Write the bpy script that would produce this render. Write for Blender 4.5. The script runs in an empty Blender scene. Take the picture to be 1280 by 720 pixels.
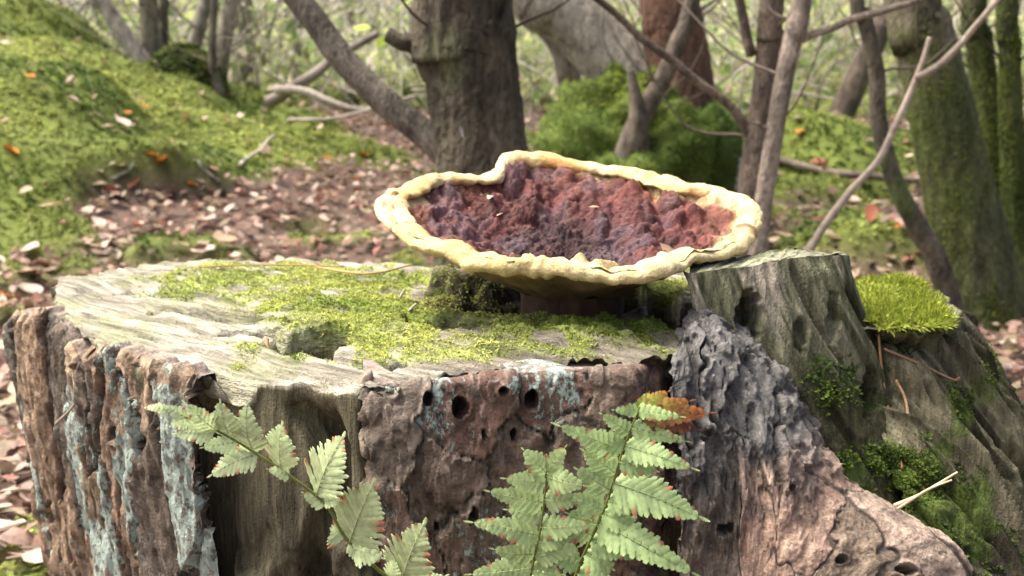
import bpy, math, random
import numpy as np
from mathutils import Vector, Matrix

random.seed(7); RNG = np.random.default_rng(11)
sc = bpy.context.scene
COL = sc.collection
R = math.radians

# ------------------------------------------------------------------ camera, sky, sun, exposure
F = 1372.0            # focal length in pixels of the 1280-wide picture
HOR = 100.0           # pixel row of the horizon
PITCH = math.atan((360.0 - HOR) / F)
CAMZ = 0.5
cam_d = bpy.data.cameras.new('camera'); cam = bpy.data.objects.new('camera', cam_d); COL.objects.link(cam)
cam.location = (0, 0, CAMZ); cam.rotation_euler = (R(90) - PITCH, 0, 0)
cam_d.sensor_width = 36.0; cam_d.lens = 36.0 * F / 1280.0
cam_d.clip_start = 0.02; cam_d.clip_end = 2000
cam_d.dof.use_dof = True; cam_d.dof.focus_distance = 0.555; cam_d.dof.aperture_fstop = 15.0
sc.camera = cam
SUN_AZ, SUN_EL = -80.0, 62.0       # azimuth from +Y (clockwise positive), elevation
world = bpy.data.worlds.new('World'); sc.world = world; world.use_nodes = True
wn = world.node_tree
sky = wn.nodes.new('ShaderNodeTexSky'); sky.sky_type = 'NISHITA'; sky.sun_disc = False
sky.sun_elevation = R(SUN_EL); sky.sun_rotation = R(SUN_AZ)
sky.air_density = 0.3; sky.dust_density = 7.0; sky.ozone_density = 0.3
bg = wn.nodes['Background']; bg.inputs['Strength'].default_value = 0.15
wn.links.new(sky.outputs[0], bg.inputs['Color'])
sun_d = bpy.data.lights.new('sun', 'SUN'); sun = bpy.data.objects.new('sun', sun_d); COL.objects.link(sun)
sun_d.energy = 1.5; sun_d.angle = R(35); sun_d.color = (1.0, 0.94, 0.80)
sdir = Vector((math.sin(R(SUN_AZ)) * math.cos(R(SUN_EL)), math.cos(R(SUN_AZ)) * math.cos(R(SUN_EL)), math.sin(R(SUN_EL))))
sun.rotation_euler = (-sdir).to_track_quat('-Z', 'Y').to_euler()
sun.location = (-3, 3, 6)
vs = sc.view_settings
vs.view_transform = 'Standard'; vs.look = 'None'; vs.gamma = 1.0; vs.use_curve_mapping = False
vs.exposure = 1.7
sc.cycles.max_bounces = 6; sc.cycles.diffuse_bounces = 3; sc.cycles.glossy_bounces = 2
sc.cycles.transmission_bounces = 3; sc.cycles.transparent_max_bounces = 4
sc.cycles.use_denoising = True
try: sc.cycles.denoiser = 'OPENIMAGEDENOISE'
except Exception: pass

# ------------------------------------------------------------------ pixel helpers (a pixel gives a direction only)
def ray(px, py):
    x = (px - 640.0) / F; y = -(py - 360.0) / F
    c, s = math.cos(PITCH), math.sin(PITCH)
    return np.array([x, c + y * s, -s + y * c])
def P(px, py, Y):
    d = ray(px, py); return np.array([0, 0, CAMZ]) + d * (Y / d[1])
def G(px, py, z):
    d = ray(px, py); return np.array([0, 0, CAMZ]) + d * ((z - CAMZ) / d[2])
def to_px(p):
    c, s = math.cos(PITCH), math.sin(PITCH)
    x = p[..., 0]; y = p[..., 1]; z = p[..., 2] - CAMZ
    dep = y * c - z * s; up = y * s + z * c
    return 640 + F * x / dep, 360 - F * up / dep

# ------------------------------------------------------------------ noise
def hsh(i, j, k, seed):
    with np.errstate(over='ignore'):
        n = (i.astype(np.int64) * 73856093) ^ (j.astype(np.int64) * 19349663) ^ (k.astype(np.int64) * 83492791) ^ np.int64(seed * 2654435 + 977)
        n = (n ^ (n >> 13)) * np.int64(1274126177)
        n = n ^ (n >> 16)
        n = n * np.int64(668265263); n = n ^ (n >> 15)
    return (n & 0xFFFFF).astype(np.float64) / 1048575.0
def vn(x, y, z=None, seed=0):
    x = np.asarray(x, float); y = np.asarray(y, float)
    z = np.zeros_like(x) if z is None else np.asarray(z, float)
    xi, yi, zi = np.floor(x), np.floor(y), np.floor(z)
    fx, fy, fz = x - xi, y - yi, z - zi
    fx = fx * fx * fx * (fx * (fx * 6 - 15) + 10); fy = fy * fy * fy * (fy * (fy * 6 - 15) + 10); fz = fz * fz * fz * (fz * (fz * 6 - 15) + 10)
    r = 0
    for a in (0, 1):
        for b in (0, 1):
            for c in (0, 1):
                w = (fx if a else 1 - fx) * (fy if b else 1 - fy) * (fz if c else 1 - fz)
                r = r + w * hsh(xi + a, yi + b, zi + c, seed)
    return r * 2 - 1
def fbm(x, y, z=None, oct=4, seed=0, gain=0.5):
    r = 0; a = 1.0; s = 0; f = 1.0
    for o in range(oct):
        r = r + a * vn(x * f, y * f, None if z is None else z * f, seed + o * 17); s += a; a *= gain; f *= 2.03
    return r / s * 1.5
def sst(a, b, x):
    t = np.clip((x - a) / (b - a), 0, 1); return t * t * (3 - 2 * t)
def worley(x, y, seed=0, jit=0.9):
    xi, yi = np.floor(x), np.floor(y)
    f1 = np.full(x.shape, 9.0); f2 = np.full(x.shape, 9.0); cid = np.zeros(x.shape, np.int64)
    for a in (-1, 0, 1):
        for b in (-1, 0, 1):
            ci, cj = xi + a, yi + b; zz = np.zeros_like(ci)
            dx = ci + 0.5 + jit * (hsh(ci, cj, zz, seed) - 0.5) - x
            dy = cj + 0.5 + jit * (hsh(ci, cj, zz + 1, seed) - 0.5) - y
            d = np.sqrt(dx * dx + dy * dy)
            n = ((ci + 500) * 4096 + (cj + 500)).astype(np.int64)
            closer = d < f1
            f2 = np.where(closer, f1, np.minimum(f2, d)); cid = np.where(closer, n, cid); f1 = np.where(closer, d, f1)
    return f1, f2, cid
def idrand(cid, seed):
    return hsh(cid, cid * 0 + 3, cid * 0 + 7, seed)
def cr(Pts, t, closed=False):
    Pts = np.asarray(Pts, float); n = len(Pts); t = np.asarray(t, float)
    i = np.floor(t).astype(int)
    if not closed: i = np.clip(i, 0, n - 2)
    f = (t - i).reshape((-1,) + (1,) * (Pts.ndim - 1))
    def g(k):
        if closed: return Pts[np.mod(k, n)]
        o = Pts[np.clip(k, 0, n - 1)].copy()
        lo = k < 0; hi = k > n - 1
        if lo.any(): o[lo] = 2 * Pts[0] - Pts[1]
        if hi.any(): o[hi] = 2 * Pts[-1] - Pts[-2]
        return o
    a, b, c, d = g(i - 1), g(i), g(i + 1), g(i + 2)
    return 0.5 * (2 * b + (c - a) * f + (2 * a - 5 * b + 4 * c - d) * f * f + (3 * b - a - 3 * c + d) * f ** 3)

# ------------------------------------------------------------------ mesh / object helpers
def mesh(name, V, Fc, col=None, smooth=True, mat=None):
    V = np.asarray(V, np.float32); Fc = np.asarray(Fc, np.int32)
    me = bpy.data.meshes.new(name); k = Fc.shape[1]; m = len(Fc)
    me.vertices.add(len(V)); me.vertices.foreach_set('co', V.ravel())
    me.loops.add(m * k); me.loops.foreach_set('vertex_index', Fc.ravel())
    me.polygons.add(m); me.polygons.foreach_set('loop_start', np.arange(0, m * k, k, dtype=np.int32))
    me.polygons.foreach_set('use_smooth', np.full(m, smooth, bool))
    if col is not None:
        col = np.asarray(col, np.float32)
        if col.shape[1] == 3: col = np.concatenate([col, np.zeros((len(col), 1), np.float32)], 1)
        at = me.color_attributes.new('Col', 'FLOAT_COLOR', 'POINT'); at.data.foreach_set('color', col.ravel())
    me.update(calc_edges=True); me.validate()
    if mat: me.materials.append(mat)
    return me
def link(name, me, parent=None):
    o = bpy.data.objects.new(name, me); COL.objects.link(o)
    if parent is not None:
        o.parent = parent; q = parent; L = Vector((0, 0, 0))
        o.matrix_parent_inverse = parent_world(parent).inverted()
    return o
def parent_world(o):
    m = o.matrix_basis.copy()
    if o.parent is not None: m = parent_world(o.parent) @ o.matrix_parent_inverse @ m
    return m
def obj(name, V, Fc, col=None, mat=None, parent=None, smooth=True):
    return link(name, mesh(name, V, Fc, col, smooth, mat), parent)
def tag(o, label=None, cat=None, group=None, kind=None):
    if label: o['label'] = label
    if cat: o['category'] = cat
    if group: o['group'] = group
    if kind: o['kind'] = kind
    return o
def thing(name, loc, label, cat, group=None):
    e = bpy.data.objects.new(name, None); COL.objects.link(e); e.location = Vector([float(v) for v in loc])
    e.empty_display_size = 0.05
    return tag(e, label, cat, group)
def grid_faces(nu, nv, wrap=False):
    # vertices indexed j*nu+i, i along u
    i = np.arange(nu if wrap else nu - 1); j = np.arange(nv - 1)
    I, J = np.meshgrid(i, j); I2 = (I + 1) % nu
    return np.stack([J * nu + I, J * nu + I2, (J + 1) * nu + I2, (J + 1) * nu + I], -1).reshape(-1, 4)
def sub_mesh(V, Fc, C, sel):
    f = Fc[sel]; u, inv = np.unique(f.ravel(), return_inverse=True)
    return V[u], inv.reshape(f.shape), C[u]
def lerp(a, b, t):
    t = np.asarray(t)[..., None]; return np.asarray(a) * (1 - t) + np.asarray(b) * t
def norm(v):
    return v / (np.linalg.norm(v, axis=-1, keepdims=True) + 1e-12)
def grid_normals(X):
    du = np.gradient(X, axis=1); dv = np.gradient(X, axis=0)
    return norm(np.cross(du, dv))

# ------------------------------------------------------------------ materials
class NT:
    def __init__(s, name):
        s.m = bpy.data.materials.new(name); s.m.use_nodes = True; s.t = s.m.node_tree
        s.b = s.t.nodes['Principled BSDF']; s.out = s.t.nodes['Material Output']
        s.b.inputs['Specular IOR Level'].default_value = 0.25
    def n(s, typ, **kw):
        nd = s.t.nodes.new(typ)
        for k, v in kw.items():
            if k in nd.inputs: 
                if hasattr(v, 'links') or isinstance(v, bpy.types.NodeSocket): s.t.links.new(v, nd.inputs[k])
                else: nd.inputs[k].default_value = v
            else: setattr(nd, k, v)
        return nd
    def l(s, a, b): s.t.links.new(a, b)
    def coord(s, scale=(1, 1, 1)):
        tc = s.n('ShaderNodeTexCoord'); mp = s.n('ShaderNodeMapping'); mp.inputs['Scale'].default_value = scale
        s.l(tc.outputs['Object'], mp.inputs['Vector']); return mp.outputs[0]
    def noise(s, vec, scale, detail=4, rough=0.6):
        nd = s.n('ShaderNodeTexNoise'); nd.inputs['Scale'].default_value = scale; nd.inputs['Detail'].default_value = detail
        nd.inputs['Roughness'].default_value = rough; s.l(vec, nd.inputs['Vector']); return nd.outputs['Fac']
    def ramp(s, fac, stops):
        r = s.n('ShaderNodeValToRGB'); s.l(fac, r.inputs[0]); e = r.color_ramp.elements
        while len(e) < len(stops): e.new(0.5)
        for el, (p, c) in zip(e, stops):
            el.position = p; el.color = (c if hasattr(c, '__len__') else (c, c, c)) + ((1,) if not hasattr(c, '__len__') or len(c) == 3 else ())
        return r.outputs[0]
    def mix(s, a, b, fac, mode='MIX'):
        nd = s.n('ShaderNodeMix'); nd.data_type = 'RGBA'; nd.blend_type = mode
        for v, k in ((fac, 0), (a, 6), (b, 7)):
            if isinstance(v, bpy.types.NodeSocket): s.l(v, nd.inputs[k])
            elif k == 0: nd.inputs[0].default_value = v
            else: nd.inputs[k].default_value = tuple(v) + ((1,) if len(v) == 3 else ())
        return nd.outputs[2]
    def math(s, op, a, b=0.0):
        nd = s.n('ShaderNodeMath'); nd.operation = op
        for v, k in ((a, 0), (b, 1)):
            if isinstance(v, bpy.types.NodeSocket): s.l(v, nd.inputs[k])
            else: nd.inputs[k].default_value = v
        return nd.outputs[0]
    def col(s):
        a = s.n('ShaderNodeAttribute'); a.attribute_name = 'Col'; return a.outputs['Color'], a.outputs['Alpha']
    def bump(s, h, strength, dist):
        b = s.n('ShaderNodeBump'); b.inputs['Strength'].default_value = strength; b.inputs['Distance'].default_value = dist
        s.l(h, b.inputs['Height']); s.l(b.outputs[0], s.b.inputs['Normal'])
    def base(s, c): s.l(c, s.b.inputs['Base Color'])
    def rough(s, r): s.b.inputs['Roughness'].default_value = r

def bark_material(name, scale=(1, 1, 1), fine=500, lichen=(0.36, 0.47, 0.42), rough=0.85, bd=0.006, lscale=210):
    k = NT(name); v = k.coord(scale); c, a = k.col()
    n1 = k.noise(v, 90, 6, 0.65); n2 = k.noise(v, fine, 5, 0.7)
    c2 = k.mix(c, k.ramp(n1, [(0.3, 0.40), (0.7, 1.6)]), 1.0, 'MULTIPLY')
    c3 = k.mix(c2, k.ramp(n2, [(0.3, 0.6), (0.7, 1.3)]), 0.8, 'MULTIPLY')
    v2 = k.coord((1, 1, 0.6)); n3 = k.noise(v2, lscale, 8, 0.8)
    lf = k.math('ADD', n3, k.math('MULTIPLY', a, 0.5))
    lm = k.ramp(lf, [(0.76, 0.0), (0.80, 1.0)])
    c4 = k.mix(c3, k.mix(lichen, (lichen[0] * 1.35, lichen[1] * 1.25, lichen[2] * 1.25), n2), k.math('MULTIPLY', lm, 0.9))
    k.base(c4); k.rough(rough)
    h = k.math('ADD', k.math('MULTIPLY', n1, 1.0), k.math('MULTIPLY', n2, 0.5))
    h = k.math('ADD', h, k.math('MULTIPLY', lm, 0.25))
    k.bump(h, 0.9, bd); return k.m
M_bark = bark_material('stump_bark')
M_ridge = bark_material('scaly_grey_bark', lichen=(0.30, 0.33, 0.33), bd=.0035)

def wood_material(name, grain=(1, 1, 1), rot=0.0, bd=0.005):
    k = NT(name); tc = k.n('ShaderNodeTexCoord'); mp = k.n('ShaderNodeMapping')
    mp.inputs['Rotation'].default_value = (0, 0, rot); mp.inputs['Scale'].default_value = grain
    k.l(tc.outputs['Object'], mp.inputs['Vector']); v = mp.outputs[0]
    c, a = k.col()
    n1 = k.noise(v, 60, 6, 0.65); n2 = k.noise(v, 260, 4, 0.7); n3 = k.noise(k.coord(), 700, 3, 0.7)
    c2 = k.mix(c, k.ramp(n1, [(0.32, 0.45), (0.68, 1.45)]), 1.0, 'MULTIPLY')
    c3 = k.mix(c2, k.ramp(n2, [(0.34, 0.4), (0.62, 1.35)]), 0.85, 'MULTIPLY')
    c4 = k.mix(c3, k.ramp(n3, [(0.3, 0.7), (0.7, 1.25)]), 0.6, 'MULTIPLY')
    k.base(c4); k.rough(0.82)
    k.bump(k.math('ADD', n1, k.math('ADD', k.math('MULTIPLY', n2, 0.8), k.math('MULTIPLY', n3, 0.3))), 0.9, bd); return k.m
M_core = wood_material('weathered_wood', (1, 1, 0.10))
M_top = wood_material('sawn_top_wood', (0.14, 1, 1), 0.0, 0.006)
for _n in M_top.node_tree.nodes:
    if _n.type == 'MAPPING' and abs(_n.inputs['Scale'].default_value[0] - 0.14) < 1e-3:
        _r = M_top.node_tree.nodes.new('ShaderNodeMapping'); _r.inputs['Rotation'].default_value = (0, 0, R(37.4))
        _src = _n.inputs['Vector'].links[0].from_socket; M_top.node_tree.links.new(_src, _r.inputs['Vector']); M_top.node_tree.links.new(_r.outputs[0], _n.inputs['Vector']); break

def leaf_material(name, transl=0.35, rough=0.6, nscale=200, var=0.5, bd=0.0):
    k = NT(name); c, a = k.col(); n = k.noise(k.coord(), nscale, 3, 0.6)
    c2 = k.mix(c, k.ramp(n, [(0.3, 1 - var), (0.7, 1 + var * 0.7)]), 1.0, 'MULTIPLY')
    k.base(c2); k.rough(rough)
    if bd: k.bump(n, 0.6, bd)
    t = k.n('ShaderNodeBsdfTranslucent'); k.l(c2, t.inputs['Color'])
    ms = k.n('ShaderNodeMixShader'); ms.inputs[0].default_value = transl
    k.l(k.b.outputs[0], ms.inputs[1]); k.l(t.outputs[0], ms.inputs[2]); k.l(ms.outputs[0], k.out.inputs['Surface'])
    return k.m
M_moss = leaf_material('moss', 0.35, 0.65, 300, 0.35)
M_fern = leaf_material('fern_leaf', 0.30, 0.5, 260, 0.22, 0.0006)
M_litter = leaf_material('leaf_litter', 0.2, 0.55, 90, 0.4)
M_leaf = leaf_material('foliage', 0.45, 0.5, 30, 0.3)

def plain(name, rough=0.8, s1=60, s2=300, lo=0.6, hi=1.3, bd=0.001, scale=(1, 1, 1)):
    k = NT(name); c, a = k.col(); v = k.coord(scale)
    n1 = k.noise(v, s1, 5, 0.65); n2 = k.noise(v, s2, 4, 0.65)
    c2 = k.mix(c, k.ramp(n1, [(0.3, lo), (0.7, hi)]), 1.0, 'MULTIPLY')
    c3 = k.mix(c2, k.ramp(n2, [(0.3, lo), (0.7, hi)]), 0.7, 'MULTIPLY')
    k.base(c3); k.rough(rough); k.bump(k.math('ADD', n1, k.math('MULTIPLY', n2, 0.5)), 0.8, bd); return k.m
M_ground = plain('forest_soil', 0.95, 8, 60, 0.7, 1.25, 0.02)
M_trunk = plain('tree_bark', 0.85, 42, 190, 0.42, 1.6, 0.018, (1, 1, 0.45))
M_stem = plain('twig_bark', 0.8, 60, 300, 0.7, 1.3, 0.002)
M_cap = plain('mushroom_velvet', 0.7, 130, 700, 0.5, 1.5, 0.0022)
M_rim = plain('mushroom_rim', 0.9, 120, 700, 0.70, 1.2, 0.0030)
M_under = plain('mushroom_pores', 0.85, 100, 1300, 0.7, 1.3, 0.002)
M_needle = plain('dry_needle', 0.6, 200, 900, 0.8, 1.2, 0.0003)

# ------------------------------------------------------------------ generic builders
def tube(path, rad, seg=16, n=40, disp=None, cap=True):
    path = np.asarray(path, float); rad = np.asarray(rad, float)
    t = np.linspace(0, len(path) - 1, n); C = cr(path, t); r = np.interp(t, np.arange(len(rad)), rad)
    T = norm(np.gradient(C, axis=0))
    ref = np.array([1.0, 0, 0]) if abs(T[0][0]) < 0.8 else np.array([0, 1.0, 0])
    A = np.zeros_like(T); B = np.zeros_like(T); a = ref
    for i in range(n):
        a = a - T[i] * a.dot(T[i]); a /= np.linalg.norm(a); A[i] = a; B[i] = np.cross(T[i], a)
    th = np.linspace(0, 2 * math.pi, seg, endpoint=False)
    D = A[:, None] * np.cos(th)[None, :, None] + B[:, None] * np.sin(th)[None, :, None]
    rr = np.repeat(r[:, None], seg, 1)
    if disp is not None:
        L = np.cumsum(np.r_[0, np.linalg.norm(np.diff(C, axis=0), axis=1)])
        rr = rr + disp(np.repeat(th[None], n, 0), np.repeat(L[:, None], seg, 1), rr)
    V = (C[:, None] + D * rr[..., None]).reshape(-1, 3); Fc = grid_faces(seg, n, True)
    if cap:
        V = np.concatenate([V, C[:1], C[-1:]]); a, b = n * seg, n * seg + 1
        i = np.arange(seg); j = (i + 1) % seg
        Fc = np.concatenate([Fc, np.stack([np.full(seg, a), j, i, i], 1)[:, :4], np.stack([np.full(seg, b), (n - 1) * seg + i, (n - 1) * seg + j, (n - 1) * seg + j], 1)])
        # end caps as tris stored in a separate pass
        tri = np.concatenate([np.stack([np.full(seg, a), j, i], 1), np.stack([np.full(seg, b), (n - 1) * seg + i, (n - 1) * seg + j], 1)])
        q = grid_faces(seg, n, True)
        Fc = np.concatenate([q[:, [0, 1, 2]], q[:, [0, 2, 3]], tri])
    return V, Fc
def jitter_path(pts, amp, seed, sub=4):
    pts = np.asarray(pts, float); t = np.linspace(0, len(pts) - 1, (len(pts) - 1) * sub + 1); c = cr(pts, t)
    j = np.stack([vn(t * 1.7, t * 0 + seed + 0.5 + k * 9.1, seed=seed + k) for k in range(3)], -1) * amp
    j[0] = 0
    return c + j
def tufts(pts, nrm, length, leaves=4, width=0.35, col=None, spread=0.8, seed=1, lenvar=0.5, tone=0.35):
    # little leafy shoots: each a few bent pointed blades around a point
    g = np.random.default_rng(seed); n = len(pts); length = np.broadcast_to(length, (n,))
    V = []; Fc = []; C = []
    ref = norm(g.normal(size=(n, 3))); a = norm(np.cross(nrm, ref)); b = np.cross(nrm, a)
    off = 0
    tint = (1 + tone * (g.random(n) - 0.5) * 2)
    for k in range(leaves):
        ph = g.random(n) * 6.283; sp = spread * (0.35 + 0.9 * g.random(n))
        d = norm(nrm + (a * np.cos(ph)[:, None] + b * np.sin(ph)[:, None]) * sp[:, None])
        s = norm(np.cross(d, nrm + 1e-4)); L = length * (1 - lenvar * g.random(n))
        w = L * width * 0.5
        m = pts + d * (L * 0.5)[:, None]
        p2 = m + s * w[:, None]; p3 = m - s * w[:, None]
        tip = pts + d * L[:, None] - nrm * (L * 0.25 * sp)[:, None]
        V.append(np.stack([pts, p2, p3, tip], 1).reshape(-1, 3))
        i = np.arange(n)[:, None] * 4 + off
        Fc.append(np.concatenate([i + [[0, 1, 2]], i + [[2, 1, 3]]])); off += n * 4
        cc = col * (tint * (0.8 + 0.4 * g.random(n)))[:, None]
        C.append(np.repeat(cc, 4, 0))
    return np.concatenate(V), np.concatenate(Fc), np.concatenate(C)
def leaf_cloud(pts, size, col, seed=1, up=0.5, curl=0.25, aspect=0.6, tone=0.3):
    # separate curled oval leaves lying about at pts
    g = np.random.default_rng(seed); n = len(pts); size = np.broadcast_to(size, (n,))
    nr = norm(g.normal(size=(n, 3)) * (1 - up) + np.array([0, 0, 1.0]) * up * 1.6)
    a = norm(np.cross(nr, norm(g.normal(size=(n, 3))))); b = np.cross(nr, a)
    L = size[:, None] * 0.5; W = L * aspect; cu = (curl * (g.random(n) * 1.4 - 0.4))[:, None] * L
    V = np.stack([pts - a * L, pts - a * L * 0.3 + b * W * 0.9 + nr * cu, pts + a * L * 0.4 + b * W * 0.75 + nr * cu * 1.1, pts + a * L + nr * cu * 0.8,
                  pts + a * L * 0.4 - b * W * 0.75 + nr * cu * 0.9, pts - a * L * 0.3 - b * W * 0.9 + nr * cu * 1.2], 1).reshape(-1, 3)
    i = np.arange(n)[:, None] * 6
    Fc = np.concatenate([i + [[0, 1, 5]], i + [[1, 2, 5]], i + [[5, 2, 4]], i + [[2, 3, 4]]])
    C = np.repeat(col * (1 + tone * (g.random(n) * 2 - 1))[:, None], 6, 0)
    return V, Fc, C
def pick(pal, n, seed=0, w=None):
    g = np.random.default_rng(seed); pal = np.asarray(pal, float)
    return pal[g.choice(len(pal), n, p=None if w is None else np.asarray(w) / np.sum(w))]

# ================================================================== GROUND
def ground_z(x, y):
    r = np.hypot(x, y)
    z = 0.035 * fbm(x * 1.3, y * 1.3, oct=4, seed=3) * sst(0.8, 2.0, r) + 0.06 * fbm(x * 0.4 + 7, y * 0.4, oct=2, seed=5) * sst(1.5, 4, r)
    z = z + 0.23 * sst(2.2, 5.0, y) + 0.045 * np.clip(y - 5, 0, 35)
    z = z + 0.62 * np.exp(-(((x + 2.5) / 1.15) ** 2 + ((y - 4.6) / 1.5) ** 2)) * (y > -5)
    z = z + 0.10 * np.exp(-(((x + 1.3) / 0.7) ** 2 + ((y - 3.4) / 0.7) ** 2))
    z = z + 0.15 * np.exp(-(((x - 1.25) / 0.45) ** 2 + ((y - 4.2) / 0.45) ** 2))
    m = moss_mask(x, y)
    z = z + 0.11 * fbm(x * 1.9 + 4, y * 1.9, oct=2, seed=27) * m * sst(2.4, 3.2, y) * sst(8, 6, y) + 0.0
    z = z + m * (0.035 + 0.05 * np.clip(fbm(x * 3.1, y * 3.1, oct=3, seed=23), -0.3, 1)) * sst(1.0, 1.6, r) * (1 - 0.7 * sst(8, 14, r))
    return z
def moss_mask(x, y):
    n = fbm(x * 2.0 + 3, y * 2.0, oct=4, seed=41)
    left = 0.9 * sst(-0.7, -1.5, x) * sst(2.3, 3.0, y) * sst(7.5, 6, y)
    rm = np.exp(-(((x - 1.25) / 0.5) ** 2 + ((y - 4.2) / 0.55) ** 2))
    mid = sst(2.3, 3.4, y) * sst(9, 6, y) * 0.12
    v = n + 1.05 * left + 0.9 * rm + mid * 1.6 - 0.24 + 0.26 * sst(-0.3, -0.8, x) * sst(1.7, 2.3, y) * sst(7, 5, y)
    return sst(0.0, 0.28, v)
def axis(lim, near, n):
    t = np.linspace(-1, 1, n); return np.sign(t) * (near * np.abs(t) + (lim - near) * np.abs(t) ** 6)
gx = axis(260, 7.0, 300); gy = np.concatenate([-np.geomspace(0.02, 200, 40)[::-1], np.linspace(0, 7, 270), 7 + np.geomspace(0.03, 300, 90)])
GX, GY = np.meshgrid(gx, gy); GZ = ground_z(GX, GY)
gm = moss_mask(GX, GY)
gcol = lerp(np.array([0.115, 0.08, 0.062]), np.array([0.12, 0.155, 0.032]), gm.ravel())
far = sst(6, 12, np.hypot(GX, GY)).ravel()
gcol = lerp(gcol, np.array([0.26, 0.28, 0.13]), far)
ground = obj('ground', np.stack([GX, GY, GZ], -1).reshape(-1, 3), grid_faces(len(gx), len(gy)), gcol, M_ground)
tag(ground, 'brown forest floor rising to mossy banks behind the stump', 'ground', kind='structure')

def vis(p, mx=60, top=-60):
    px, py = to_px(p); return (px > -mx) & (px < 1280 + mx) & (py > top) & (py < 800) & (p[:, 1] > 0.3)
def scatter(n, seed, ymin=0.9, ymax=9.0, power=1.0):
    g = np.random.default_rng(seed); y = ymin + (ymax - ymin) * g.random(n) ** power
    x = (g.random(n) * 2 - 1) * (y * 0.62 + 0.35)
    p = np.stack([x, y, ground_z(x, y)], -1)
    hole = (np.hypot(x / 0.33, (y - 0.7) / 0.24) > 1.0)
    return p[hole]
# moss on the ground
gp = scatter(122000, 5, 1.0, 7.5, 1.1); mm = moss_mask(gp[:, 0], gp[:, 1])
gp = gp[np.random.default_rng(6).random(len(gp)) < mm * 1.1 - 0.1]
mcol = lerp(np.array([0.075, 0.125, 0.02]), np.array([0.36, 0.40, 0.11]), np.clip(0.5 + 1.1 * fbm(gp[:, 0] * 2.6, gp[:, 1] * 2.6, seed=9, oct=3), 0, 1))
V, Fc, C = tufts(gp, np.tile([0, 0, 1.0], (len(gp), 1)), 0.010 + 0.0032 * np.clip(gp[:, 1], 0, 6), 3, 0.55, mcol, 1.1, 12)
tag(obj('ground_moss', V, Fc, C, M_moss), 'bright green moss carpeting the bank and hummocks of the forest floor', 'moss', kind='stuff')
# leaf litter
PAL_L = [(0.20, 0.15, 0.11), (0.12, 0.085, 0.06), (0.34, 0.27, 0.18), (0.26, 0.20, 0.13), (0.40, 0.34, 0.25), (0.30, 0.17, 0.13), (0.42, 0.28, 0.22), (0.22, 0.10, 0.07), (0.50, 0.38, 0.31), (0.16, 0.085, 0.06), (0.34, 0.21, 0.17)]
lp = scatter(48000, 15, 0.95, 9.0, 1.25); lm_ = moss_mask(lp[:, 0], lp[:, 1])
lp = lp[np.random.default_rng(16).random(len(lp)) > lm_ * 0.96]
lp[:, 2] += 0.010 + 0.022 * np.random.default_rng(17).random(len(lp))
V, Fc, C = leaf_cloud(lp, 0.016 + 0.030 * np.random.default_rng(18).random(len(lp)), pick(PAL_L, len(lp), 19), 20, 0.62, 0.45)
tag(obj('leaf_litter', V, Fc, C, M_litter), 'pinkish brown layer of dead leaves between the moss hummocks', 'leaf litter', kind='stuff')

# ================================================================== BACKGROUND: TREES, MOUNDS, UNDERGROWTH
def gz(x, y): return float(ground_z(np.array([x]), np.array([y]))[0])
def hit(px, py):
    d = ray(px, py); t = np.linspace(0.6, 60, 6000) / d[1]; p = np.array([0, 0, CAMZ]) + d * t[:, None]
    b = p[:, 2] < ground_z(p[:, 0], p[:, 1]); return p[np.argmax(b)] if b.any() else p[-1]
def barkdisp(amp, fu=5.0, fl=12.0, seed=1, flake=0.5):
    def f(th, L, r):
        cx, cy = np.cos(th) * fu * .5, np.sin(th) * fu * .5
        a = fbm(cx * 2, cy * 2, L * fl, seed=seed, oct=5, gain=.6)
        q = a * 4; st_ = (np.floor(q) + sst(0, .3, q - np.floor(q))) / 4
        return r * amp * (a * (1 - flake) + st_ * flake)
    return f
def colnoise(V, c0, c1, f=8, seed=1, stretch=.5, c2=None):
    k = np.clip(.5 + .9 * fbm(V[:, 0] * f, V[:, 1] * f, V[:, 2] * f * stretch, seed=seed, oct=4), 0, 1); c = lerp(np.asarray(c0, float), np.asarray(c1, float), k)
    if c2 is not None: c = lerp(c, np.asarray(c2, float), sst(.2, .5, fbm(V[:, 0] * f * .6 + 7, V[:, 1] * f * .6, V[:, 2] * f * .4, seed=seed + 5, oct=3)) * .8)
    return c
def stem_path(pxs, Y, top=3.0, to_ground=True):
    # pxs from top to bottom in pixels (px, py[, Y]); continues up out of the frame and down to the soil
    w = [P(a[0], a[1], a[2] if len(a) > 2 else Y) for a in pxs]
    if top:
        d = norm(w[0] - w[1]); d = norm(d * np.array([.6, .6, 1]) + np.array([0, 0, .3])); k = max(top - w[0][2], .3) / d[2]
        w = [w[0] + d * k, w[0] + d * k * .5 + np.array([.04, .03, 0])] + w
    if to_ground:
        d = norm(w[-1] - w[-2]); q = w[-1].copy()
        for _ in range(400):
            if q[2] < gz(q[0], q[1]) - .03: break
            q = q + d * .02 * np.array([1, 1, 1]) + np.array([0, 0, -.012])
        w = w + [q] if np.linalg.norm(q - w[-1]) > .05 else w[:-1] + [q]
    return np.array(w)
def crown(parent, ctr, rad, n, size, pal, seed):
    g = np.random.default_rng(seed); d = norm(g.normal(size=(n, 3))) * (g.random(n) ** .4)[:, None]
    k = fbm(d[:, 0] * 2.2, d[:, 1] * 2.2, d[:, 2] * 2.2, seed=seed, oct=2) > -.12; d = d[k]
    V, Fc, C = leaf_cloud(np.asarray(ctr) + d * np.asarray(rad), size, pick(pal, len(d), seed + 1), seed + 2, .35, .3)
    return obj('crown', V, Fc, C, M_leaf, parent)
GREENS = [(0.12, 0.20, 0.04), (0.20, 0.26, 0.05), (0.09, 0.14, 0.03), (0.26, 0.27, 0.06)]
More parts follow.
